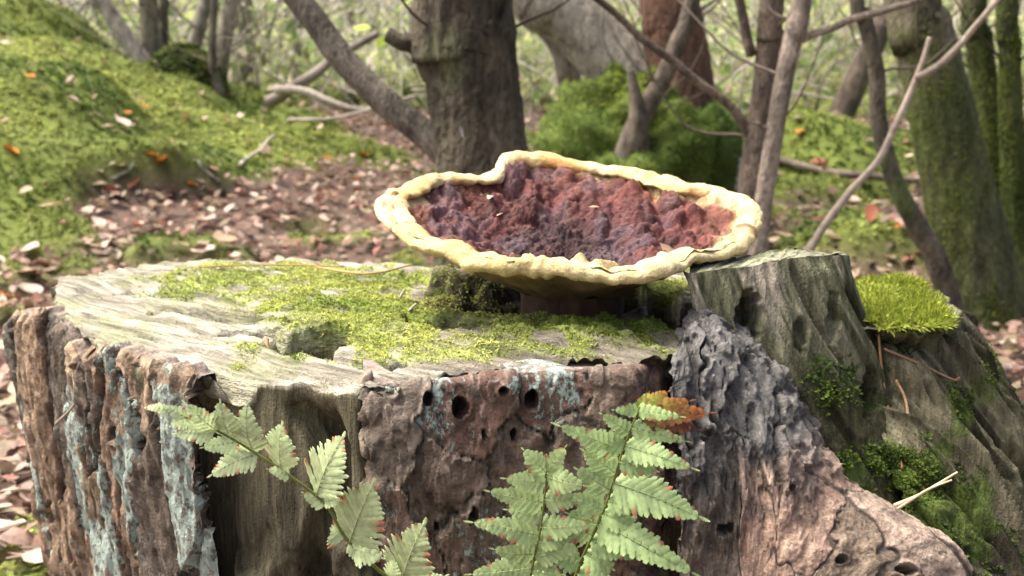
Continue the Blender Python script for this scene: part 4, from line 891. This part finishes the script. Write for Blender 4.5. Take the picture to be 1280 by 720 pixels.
# ================================================================== MUSHROOM
cap_px = [(470, 262), (476, 249), (500, 238), (528, 228), (560, 222), (598, 221), (616, 214), (628, 201), (660, 196), (705, 199), (750, 206), (790, 213), (830, 222), (872, 234), (912, 245), (944, 257), (953, 272), (946, 292), (928, 311), (890, 322), (858, 331), (836, 342), (790, 349), (735, 348), (690, 337), (655, 336), (625, 339), (585, 331), (545, 316), (505, 301), (482, 284)]
CC = P(712, 275, .69); slope = 0.24
def cap_plane(px, py):
    d = ray(px, py); o = np.array([0, 0, CAMZ]); t = (CC[2] - o[2] + slope * (0 - CC[1])) / (d[2] - slope * d[1]); return o + d * t
CP = np.array([cap_plane(a, b) for a, b in cap_px])
mush = thing('polypore_mushroom', (CC[0] - .005, .69, .35), 'wide funnel shaped bracket mushroom with maroon lumpy centre and cream rim on the stump', 'mushroom')
NT_ = 380; tt = np.linspace(0, len(CP), NT_, endpoint=False); RIM = cr(CP, tt, True)
RIM[:, 2] += 0.0016 * vn(tt * 1.7, tt * 0, seed=501) + 0.0010 * vn(tt * 4.1, tt * 0, seed=502)
CM = RIM.mean(0); up = norm(np.array([0, -slope, 1.0]))
rad = RIM - CM
# cap: upper surface (dish) 
nr = 165; s = np.linspace(0.004, 1.0, nr)
def dish(s): return -0.026 * (1 - s ** 2.2) ** 1.2 + 0.0040 * sst(.8, 1, s)
A = CM + rad[None] * (s * 0.97)[:, None, None]
th = np.arctan2(rad[:, 1], rad[:, 0])
lx, ly = A[..., 0], A[..., 1]
f1, f2, ci = worley(lx / 0.016 + .28 * fbm(lx * 50, ly * 50, seed=51, oct=2), ly / 0.016 + .28 * fbm(lx * 50 + 9, ly * 50, seed=52, oct=2), 503)
f1b, f2b, cib = worley(lx / 0.0068 + .25 * fbm(lx * 120, ly * 120, seed=53, oct=2), ly / 0.0068 + .25 * fbm(lx * 120, ly * 120 + 9, seed=54, oct=2), 504)
mid = sst(1.03, 0.88, s)[:, None]
lump = (0.3 + 1.0 * idrand(ci, 505)) * (1 - f1 ** 2 * 1.5)
hcap = dish(s)[:, None] + mid * (0.0085 * lump * (0.45 + .75 * sst(-.4, .5, fbm(lx * 22, ly * 22, seed=55))) - 0.003) + mid * 0.0026 * (0.4 + idrand(cib, 506)) * (1 - f1b ** 2 * 1.5) + 0.0016 * fbm(lx * 230, ly * 230, seed=506, oct=4, gain=.6) * (0.3 + mid) + mid * 0.004 * fbm(lx * 35, ly * 35, seed=507, oct=3)
# back wall is thrown into a thick fold
back = sst(0.4, 1.0, np.sin(th))[None] * sst(0.6, 0.95, s)[:, None]
hcap = hcap - 0.0025 * back
A = A + up * hcap[..., None]
rn = s[:, None] + .035 * np.cos(th * 1.0 + .5)[None] * sst(.5, 1, s)[:, None] + 0.11 * fbm(lx * 28, ly * 28, seed=508, oct=4) + .03 * vn(lx * 160, ly * 160, seed=518)
frontpale = np.clip(-np.sin(th), 0, 1)[None] * 0.0
c = lerp(np.array([0.060, 0.029, 0.032]), np.array([0.135, 0.045, 0.042]), sst(0.15, 0.62, rn))
c = lerp(c, np.array([0.22, 0.085, 0.058]), sst(0.60, 0.88, rn) * 0.85)
c = lerp(c, np.array([0.33, 0.14, 0.06]), sst(0.80, 0.89, rn) * sst(0, .4, fbm(lx * 50, ly * 50, seed=520) + .2))
c = lerp(c, np.array([0.60, 0.47, 0.24]), sst(0.875, .965, rn + .05 * (np.cos(th)[None] * .8 + .3)))
c = c * np.where(rn[..., None] > .89, 1.0, np.array([.62, .60, .58])) * (0.7 + 0.6 * idrand(ci, 509))[..., None] * (0.75 + .5 * idrand(cib, 510))[..., None]
c = lerp(c, np.array([0.10, 0.07, 0.085]), np.clip(sst(.15, .6, fbm(lx * 40 + 4, ly * 40, seed=511)) * .5 * mid, 0, 1))
cap = obj('cap', A.reshape(-1, 3), grid_faces(NT_, nr, True), c.reshape(-1, 3), M_cap, mush)
cap['label'] = 'maroon lumpy upper surface of the cap'
# rim: rolled cream edge
ns = 44; ph = np.linspace(0, 2 * math.pi, ns, endpoint=False)
L_ = np.r_[0, np.cumsum(np.linalg.norm(np.diff(RIM, axis=0), axis=1))]
rw = 0.0068 * (1 + .38 * np.abs(np.cos(th)) ** 2) * (1 + 0.34 * vn(L_ * 26, L_ * 0, seed=512) + .08 * vn(L_ * 90, L_ * 0, seed=513)); rw = rw * (1 + .35 * sst(.3, .9, np.sin(th)) * .5)
rh = 0.0046 * (1 + 0.30 * vn(L_ * 28 + 5, L_ * 0, seed=514) + .07 * vn(L_ * 120, L_ * 0, seed=519))
rdir = norm(rad - up * (rad @ up)[:, None])
core_ = RIM - rdir * (rw * .93)[:, None]
blend = np.ones(NT_)
X = core_[None] + rdir[None] * (np.cos(ph)[:, None] * rw[None])[..., None] + up * (np.sin(ph)[:, None] * rh[None])[..., None]
lumpn = 0.0013 * fbm(X[..., 0] * 60, X[..., 1] * 90, X[..., 2] * 90, seed=515, oct=3)
q, q2, _ = worley(X[..., 0] / .011, (X[..., 1] + X[..., 2]) / .011, 516); lumpn = lumpn + 0.0013 * (0.5 - q) + .0005 * fbm(X[..., 0] * 260, X[..., 1] * 260, X[..., 2] * 260, seed=523, oct=3)
X = X + norm(X - core_[None]) * lumpn[..., None]
w_in = sst(0.1, -0.9, np.cos(ph))[:, None] * np.ones(NT_)[None]
under = sst(-0.3, -0.9, np.sin(ph))[:, None]
c = lerp(np.array([0.58, 0.46, 0.20]), np.array([0.66, 0.56, 0.32]), np.clip(.5 + fbm(X[..., 0] * 30, X[..., 1] * 30, seed=517), 0, 1))
c = lerp(c, np.array([0.50, 0.27, 0.10]), np.clip(w_in * (0.30 + 1.0 * fbm(X[..., 0] * 60, X[..., 1] * 60, seed=521)), 0, 1))
c = lerp(c, np.array([0.16, 0.05, 0.035]), sst(.62, .8, fbm(X[..., 0] * 42, X[..., 1] * 42, seed=522, oct=2)) * .8)
c = lerp(c, np.array([0.40, 0.33, 0.15]), under * .7 * np.ones(NT_)[None])
Fq = grid_faces(NT_, ns, True); Fq = np.concatenate([Fq, np.stack([(ns - 1) * NT_ + np.arange(NT_), (ns - 1) * NT_ + (np.arange(NT_) + 1) % NT_, (np.arange(NT_) + 1) % NT_, np.arange(NT_)], 1)])
rim = obj('rim', X.reshape(-1, 3), Fq, c.reshape(-1, 3), M_rim, cap); rim['label'] = 'rounded cream yellow margin'
# underside and stem
nu2 = 30; s2 = np.linspace(0, 1, nu2)
SC = np.array([G(712, 392, .35)[0], .688, .35])
B = []
for k, t in enumerate(s2):
    r = 0.925 * (1 - t) ** 1.0 + 0.27 * (1 - (1 - t) ** 1.0)
    ctr = CM * (1 - t) + (np.array([SC[0], SC[1], .367])) * t
    drop = -0.0015 * (1 - t) - 0.0035 * math.sin(t * math.pi)
    B.append(ctr + rad * np.array([1, 1, 1 - t]) * r + up * drop)
B = np.array(B); B[..., 2] += 0.0025 * fbm(B[..., 0] * 60, B[..., 1] * 60, seed=530, oct=3)
cb = lerp(np.array([0.31, 0.23, 0.12]), np.array([0.15, 0.10, 0.055]), np.clip(s2[:, None] * 1.2 + .3 * fbm(B[..., 0] * 50, B[..., 1] * 50, seed=531), 0, 1))
ud = obj('underside', B.reshape(-1, 3), grid_faces(NT_, nu2, True), cb.reshape(-1, 3), M_under, cap); ud['label'] = 'brown pored underside'
st = []
for k in range(8):
    t = k / 7; r = 0.27 - 0.04 * t + 0.03 * t * t
    q = np.array([SC[0], SC[1], .3675 - 0.04 * t]) + rad * np.array([1, 1, 0]) * r; q = q + rdir * (0.002 * vn(th * 4, th * 0 + t * 4, seed=533))[:, None]; st.append(q)
st = np.array(st)
obj('stem', st.reshape(-1, 3), grid_faces(NT_, 8, True), np.tile([0.075, 0.042, 0.026], (st.shape[0] * NT_, 1)), M_under, mush)

def cap_pt(px, py, dz=0.0):
    p = cap_plane(px, py); k = np.argmin(np.linalg.norm((A - np.array([0, 0, CAMZ]))[..., :] / (A[..., 1:2]) - (ray(px, py) / ray(px, py)[1]), axis=-1)); return A.reshape(-1, 3)[k] + np.array([0, 0, dz])
for k, (a, b, sz, c_, lab) in enumerate([(742, 262, .006, (0.5, 0.3, 0.2), 'tiny pinkish flake lying in the middle of the mushroom cap'), (836, 313, .011, (0.42, 0.27, 0.18), 'thin tan bark flake resting inside the front margin of the mushroom cap'), (612, 250, .007, (0.62, 0.5, 0.3), 'small straw coloured scrap on the left slope of the mushroom cap'), (625, 270, .005, (0.6, 0.45, 0.3), 'tiny pale speck beside the straw scrap in the mushroom cap'), (728, 213, .010, (0.05, 0.035, 0.03), 'dark crumb stuck to the back wall of the mushroom cap')]):
    V, Fc, C = leaf_cloud(cap_pt(a, b, .0015)[None], sz * 1.3, np.array([c_]), 300 + k, .75, .5, .5); tag(obj('bark_flake', V, Fc, C, M_litter), lab, 'flake')

# ================================================================== FERNS
def pinnule(L, Wd, teeth=5):
    n = 9; t = np.linspace(0, 1, n); w = Wd * 0.5 * np.sin(np.clip(t * 0.82 + 0.16, 0, 1) * math.pi) ** 0.5
    w[-1] = 0.0; w[0] = Wd * 0.42
    tooth = 1 + 0.20 * ((np.arange(n) % 2) * 2 - 1); w = w * tooth
    mid = np.stack([t * L, 0 * t, 0.0 * t], -1); a = np.stack([t * L + 0.02 * L, w, -0.14 * Wd * np.ones(n) * (w > 0)], -1); b = np.stack([t * L, -w, -0.14 * Wd * np.ones(n) * (w > 0)], -1)
    V = np.concatenate([mid, a, b]); Fc = []
    for i in range(n - 1):
        Fc += [(i, i + 1, n + i + 1), (i, n + i + 1, n + i), (i, 2 * n + i, 2 * n + i + 1), (i, 2 * n + i + 1, i + 1)]
    return V, np.array(Fc)
def pinna(base, tip, width, nrm, pairs, parent, col, seed, brown=0.0, wf=1.08, arch=0.06, taper=1.3, tipcol=None):
    g = np.random.default_rng(seed); base = np.asarray(base); tip = np.asarray(tip); L = np.linalg.norm(tip - base)
    ax = norm(tip - base); nr = norm(nrm - ax * np.dot(nrm, ax)); sd = np.cross(nr, ax)
    V = []; Fc = []; C = []; off = 0
    n = pairs
    for i in range(n + 1):
        t = (i + 0.3) / (n + 0.6); w = width * 0.5 * (1 - t) ** (1 / taper) * (0.80 + 0.2 * math.sin(min(1, t * 3.2) * 1.57)); w = max(w, width * 0.035)
        sp = L / (n + 0.6) * wf
        sides = (1, -1) if i < n else (0,)
        for sgn in sides:
            if i == n: pl, pv, an = L * 0.12, width * 0.05, 0.0
            else: pl, pv, an = w * 1.10 * (0.92 + .16 * g.random()), max(sp, w * 0.10), R(58 - 16 * t + 8 * (g.random() - .5)) * sgn
            v, f = pinnule(pl, pv)
            if sgn < 0: v = v * np.array([1, -1, 1]); f = f[:, ::-1]
            ca, sa = math.cos(an), math.sin(an)
            q = np.stack([v[:, 0] * ca - v[:, 1] * sa, v[:, 0] * sa + v[:, 1] * ca, v[:, 2] + v[:, 0] * 0.12 * (g.random() - .3)], -1)
            q[:, 0] += t * L * 0.95; rr_ = q[:, 0] / L
            q[:, 2] += arch * L * np.sin(np.clip(rr_, 0, 1) * math.pi) - 0.10 * np.abs(q[:, 1]) ** 1.5 / max(width, 1e-4) ** .5 + 0.012 * L * (g.random() - .5)
            V.append(q); Fc.append(f + off); off += len(q)
            cc = np.tile(col * (0.85 + 0.3 * g.random()), (len(q), 1)); cc = cc * (0.92 + 0.12 * (np.arange(len(q)) < 9))[:, None]
            if g.random() < brown:
                k = sst(.45, .95, v[:, 0] / pl); cc = lerp(cc, np.array([0.36, 0.13, 0.07]) * (0.6 + .8 * g.random()), k)
            if tipcol is not None: cc = lerp(cc, np.asarray(tipcol), sst(.4, .9, np.clip(rr_, 0, 1)))
            C.append(cc)
    # midrib
    V = np.concatenate(V); Fc = np.concatenate(Fc); C = np.concatenate(C)
    mr = np.linspace(0, 1, 8); mp = np.stack([mr * L * .97, 0 * mr, arch * L * np.sin(mr * math.pi) + 0.0004], -1)
    tv, tf = tube(mp, np.linspace(width * 0.012, width * .004, 8), 5, 10)
    C = np.concatenate([C, np.tile(col * np.array([1.15, 1.05, 1.1]), (len(tv), 1))]); Fc = np.concatenate([Fc, tf + len(V)]); V = np.concatenate([V, tv])
    Wd = base + V[:, :1] * ax + V[:, 1:2] * sd + V[:, 2:3] * nr
    return obj('leaflet', Wd, Fc, C, M_fern, parent)
def frond(label, rachis, Ys, pinnae, nrm, col, seed, rr0, cropo, cs, grp=None, brown=.12, wk=1.6, lobe=8.0):
    pts = [P(cropo[0] + a / cs, cropo[1] + b / cs, Y) for (a, b), Y in zip(rachis, Ys)]
    e = thing('fern_frond', pts[0], label, 'fern', grp)
    V, Fc = tube(pts, np.linspace(rr0, rr0 * .35, len(pts)), 8, 50)
    obj('stalk', V, Fc, np.tile([0.20, 0.24, 0.06], (len(V), 1)), M_fern, e)
    PT = cr(pts, np.linspace(0, len(pts) - 1, 400)); ppx, ppy = to_px(PT)
    for k, (ba, ti, w) in enumerate(pinnae):
        bx, by = cropo[0] + ba[0] / cs, cropo[1] + ba[1] / cs; tx, ty = cropo[0] + ti[0] / cs, cropo[1] + ti[1] / cs
        i = np.argmin((ppx - bx) ** 2 + (ppy - by) ** 2); Yb = PT[i][1]
        Lp = math.hypot(tx - bx, ty - by)
        g = np.random.default_rng(seed + k)
        Yt = Yb - 0.012 * (Lp / 80) * (0.3 + .9 * g.random())
        b3 = P(ppx[i], ppy[i], Yb); t3 = P(tx, ty, Yt)
        n3 = norm(nrm + 0.14 * g.normal(size=3))
        pinna(b3, t3, wk * w / cs * Yb / F, n3, int(np.clip(round(Lp / lobe), 5, 13)), e, np.asarray(col) * (0.82 + .3 * g.random()), seed + k * 7, brown, arch=.02 + .13 * g.random())
    return e
GRN1 = (0.54, 0.65, 0.35); GRN2 = (0.40, 0.55, 0.24)
frond('pale green fern frond arching up across the split bare wood of the stump', [(1300, 1100), (1180, 860), (980, 730), (900, 660), (810, 570), (740, 450), (600, 340), (480, 260), (390, 205), (320, 170), (230, 130), (140, 95), (65, 88)], [.53, .505, .49, .485, .48, .478, .475, .472, .47, .468, .466, .464, .462],
      [((330, 180), (208, 66), 62), ((385, 205), (345, 58), 84), ((475, 255), (445, 66), 100), ((575, 320), (578, 140), 112), ((700, 425), (812, 188), 150), ((835, 590), (922, 365), 175), ((1030, 745), (1115, 512), 165),
       ((325, 172), (168, 188), 70), ((405, 222), (272, 240), 58), ((480, 262), (302, 348), 80), ((610, 340), (515, 318), 38), ((740, 450), (650, 405), 46), ((735, 445), (805, 438), 40), ((810, 575), (758, 560), 80), ((850, 610), (960, 655), 80), ((830, 600), (880, 685), 40), ((985, 735), (1000, 660), 60), ((1060, 780), (1200, 716), 70),
       ((232, 130), (130, 78), 40), ((235, 132), (155, 160), 44), ((150, 98), (58, 90), 30)],
      np.array([-.25, -.82, .52]), GRN1, 601, .0010, (160, 480), 3.0, brown=.14, wk=2.1, lobe=6.6)
RF = (560, 470); rs = 2.88
bf = frond('broad green fern frond with a browned tip in front of the beetle-holed bark', [(420, 1000), (440, 800), (470, 690), (500, 620), (545, 520), (570, 460), (600, 370), (622, 290), (655, 200), (690, 110)], [.53, .505, .495, .49, .486, .484, .482, .48, .478, .476],
      [((690, 130), (852, 148), 52), ((668, 190), (872, 238), 66), ((640, 250), (895, 338), 92), ((596, 385), (928, 518), 150), ((538, 520), (905, 722), 128), ((492, 635), (600, 700), 110),
       ((686, 125), (588, 122), 46), ((655, 205), (545, 132), 58), ((628, 265), (382, 172), 92), ((604, 350), (478, 262), 90), ((585, 410), (455, 330), 100), ((560, 480), (430, 430), 90), ((520, 570), (400, 530), 90), ((480, 670), (340, 640), 90), ((618, 310), (760, 345), 80), ((575, 450), (720, 480), 80), ((560, 490), (690, 560), 90), ((515, 590), (690, 660), 90), ((640, 245), (520, 235), 70), ((540, 530), (420, 490), 80), ((470, 700), (600, 760), 100), ((450, 760), (330, 760), 90)],
      np.array([.1, -.95, .3]), GRN2, 701, .0010, RF, rs, brown=.16)
frond('smaller green fern frond overlapped by the broad one against the beetle-holed bark', [(230, 1000), (270, 820), (300, 700), (318, 620), (335, 540), (347, 440), (357, 335)], [.52, .50, .49, .488, .486, .484, .482],
      [((358, 350), (264, 258), 80), ((356, 385), (192, 368), 84), ((345, 455), (132, 412), 92), ((326, 575), (68, 524), 100), ((304, 690), (66, 716), 100), ((358, 345), (430, 246), 70), ((357, 360), (500, 396), 90), ((346, 445), (480, 450), 80), ((335, 545), (530, 535), 84), ((312, 650), (480, 612), 84), ((300, 700), (420, 715), 80), ((340, 500), (200, 480), 70), ((330, 600), (460, 580), 70), ((316, 640), (150, 620), 80), ((290, 740), (440, 770), 90), ((285, 750), (150, 790), 90)],
      np.array([-.1, -.95, .3]), (0.42, 0.55, 0.25), 801, .0009, RF, rs, brown=.14)
# withered lobed leaf at the fern tip
def lobed_leaf(name, ctr, ax, nr, L, cols, label, cat, seed, grp=None, lobes=5, mat=None, curl=.25):
    g = np.random.default_rng(seed); ax = norm(ax); nr = norm(nr - ax * np.dot(nr, ax)); sd = np.cross(nr, ax)
    n = 48; th = np.linspace(-math.pi, math.pi, n, endpoint=False)
    r = L * 0.5 * (0.72 + 0.26 * np.cos(th * lobes) + .10 * vn(th * 4, th * 0 + seed, seed=seed) + .06 * ((np.arange(n) % 2) - .5))
    V = []
    for k, s_ in enumerate((0.02, 0.35, 0.7, 1.0)):
        rr_ = r * s_; lx_, ly_ = rr_ * np.cos(th), rr_ * np.sin(th) * .8
        z = curl * L * ((lx_ / L) ** 2 * 2 - (ly_ / L) ** 2) + .10 * L * fbm(lx_ / L * 4 + seed, ly_ / L * 4, seed=seed)
        V.append(ctr + lx_[:, None] * ax + ly_[:, None] * sd + z[:, None] * nr)
    V = np.concatenate(V); k = np.clip(.5 + fbm(V[:, 0] * 60, V[:, 2] * 60, seed=seed + 3), 0, 1)
    o = obj(name, V, grid_faces(n, 4, True), lerp(np.asarray(cols[0]), np.asarray(cols[1]), k), mat or M_litter); tag(o, label, cat, grp); return o
for k, (ba, ti, w_, c_, tc_) in enumerate([((799, 512), (838, 488), .012, (0.26, 0.30, 0.05), (0.34, 0.15, 0.04)), ((802, 514), (868, 500), .013, (0.30, 0.22, 0.05), (0.36, 0.13, 0.04)), ((803, 518), (893, 516), .016, (0.24, 0.16, 0.05), (0.42, 0.12, 0.04)), ((812, 522), (876, 538), .014, (0.20, 0.09, 0.04), (0.13, 0.05, 0.03)), ((798, 512), (812, 489), .008, (0.22, 0.30, 0.05), (0.3, 0.2, 0.05))]):
    o = pinna(P(*ba, .4765), P(*ti, .482), w_, np.array([.1 * (k - 2), -.9, .35]), 7, bf, np.array(c_), 950 + k, .5, tipcol=tc_); o['label'] = 'withered orange brown leaflet at the frond tip'
lobed_leaf('curled_leaf', P(1102, 410, .662), np.array([.8, .1, .5]), np.array([.0, -.6, .8]), .018, [(0.20, 0.12, 0.10), (0.30, 0.19, 0.16)], 'small curled brown dead leaf caught between the slab and the mossy root', 'leaf', 905, curl=.9)

# needles and stalks on the stump
def stick(name, pts, r, col, label, cat, grp=None, mat=None, seg=8, n=24, r1=None):
    V, Fc = tube(pts, np.linspace(r, r if r1 is None else r1, len(pts)), seg, n)
    o = obj(name, V, Fc, np.tile(col, (len(V), 1)), mat or M_needle); tag(o, label, cat, grp); return o
stick('pine_needle', [P(1098, 418, .655), P(1103, 470, .648), P(1114, 530, .632), P(1128, 586, .612)], .0008, (0.38, 0.20, 0.10), 'long tan pine needle hanging beside the wooden slab', 'needle')
stick('pine_needle', [P(1120, 475, .648), P(1133, 505, .640), P(1138, 570, .620)], .0009, (0.42, 0.26, 0.14), 'short tan pine needle leaning on the furrowed root', 'needle')
stick('twig', [P(1105, 436, .652), P(1150, 455, .65), P(1190, 474, .66), P(1200, 472, .66)], .0008, (0.33, 0.20, 0.12), 'thin reddish twig sticking out sideways across the furrowed root', 'twig')
stick('grass_stalk', [P(1118, 632, .572), P(1150, 618, .565), P(1197, 590, .56)], .0012, (0.55, 0.44, 0.30), 'pale dry grass stalk poking up from the pinkish bark', 'grass stalk', r1=.0005)
stick('grass_stalk', [P(1122, 636, .570), P(1160, 612, .563), P(1190, 600, .56)], .0009, (0.50, 0.40, 0.27), 'short pale grass stalk doubled beside the longer one on the bark', 'grass stalk', r1=.0005)
stick('pine_needle', [G(395, 334, .358), G(460, 342, .359), G(515, 331, .358)], .0008, (0.42, 0.27, 0.12), 'orange pine needle lying on moss at the back of the stump', 'needle')
stick('pine_needle', [G(245, 334, .356), G(330, 331, .357), G(430, 333, .357)], .0006, (0.35, 0.22, 0.10), 'long thin pine needle lying along the back edge of the stump', 'needle')
stick('wood_splinter', [G(500, 372, .358), G(506, 362, .364)], .0010, (0.50, 0.47, 0.38), 'pale upright wood splinter in the moss left of the mushroom', 'splinter')
stick('wood_splinter', [G(512, 388, .357), G(520, 380, .362)], .0009, (0.50, 0.47, 0.38), 'tiny pale splinter in the moss close to the mushroom hollow', 'splinter')
stick('twig', [P(70, 530, .648), P(88, 512, .644), P(101, 492, .642)], .0011, (0.30, 0.22, 0.17), 'short brown twig stuck to the lichen covered bark', 'twig', r1=.0005)
stick('twig', [P(333, 424, .62), P(334, 436, .612), P(336, 440, .61)], .0014, (0.30, 0.16, 0.10), 'short brown twig standing in the dark hollow of the sawn top', 'twig')
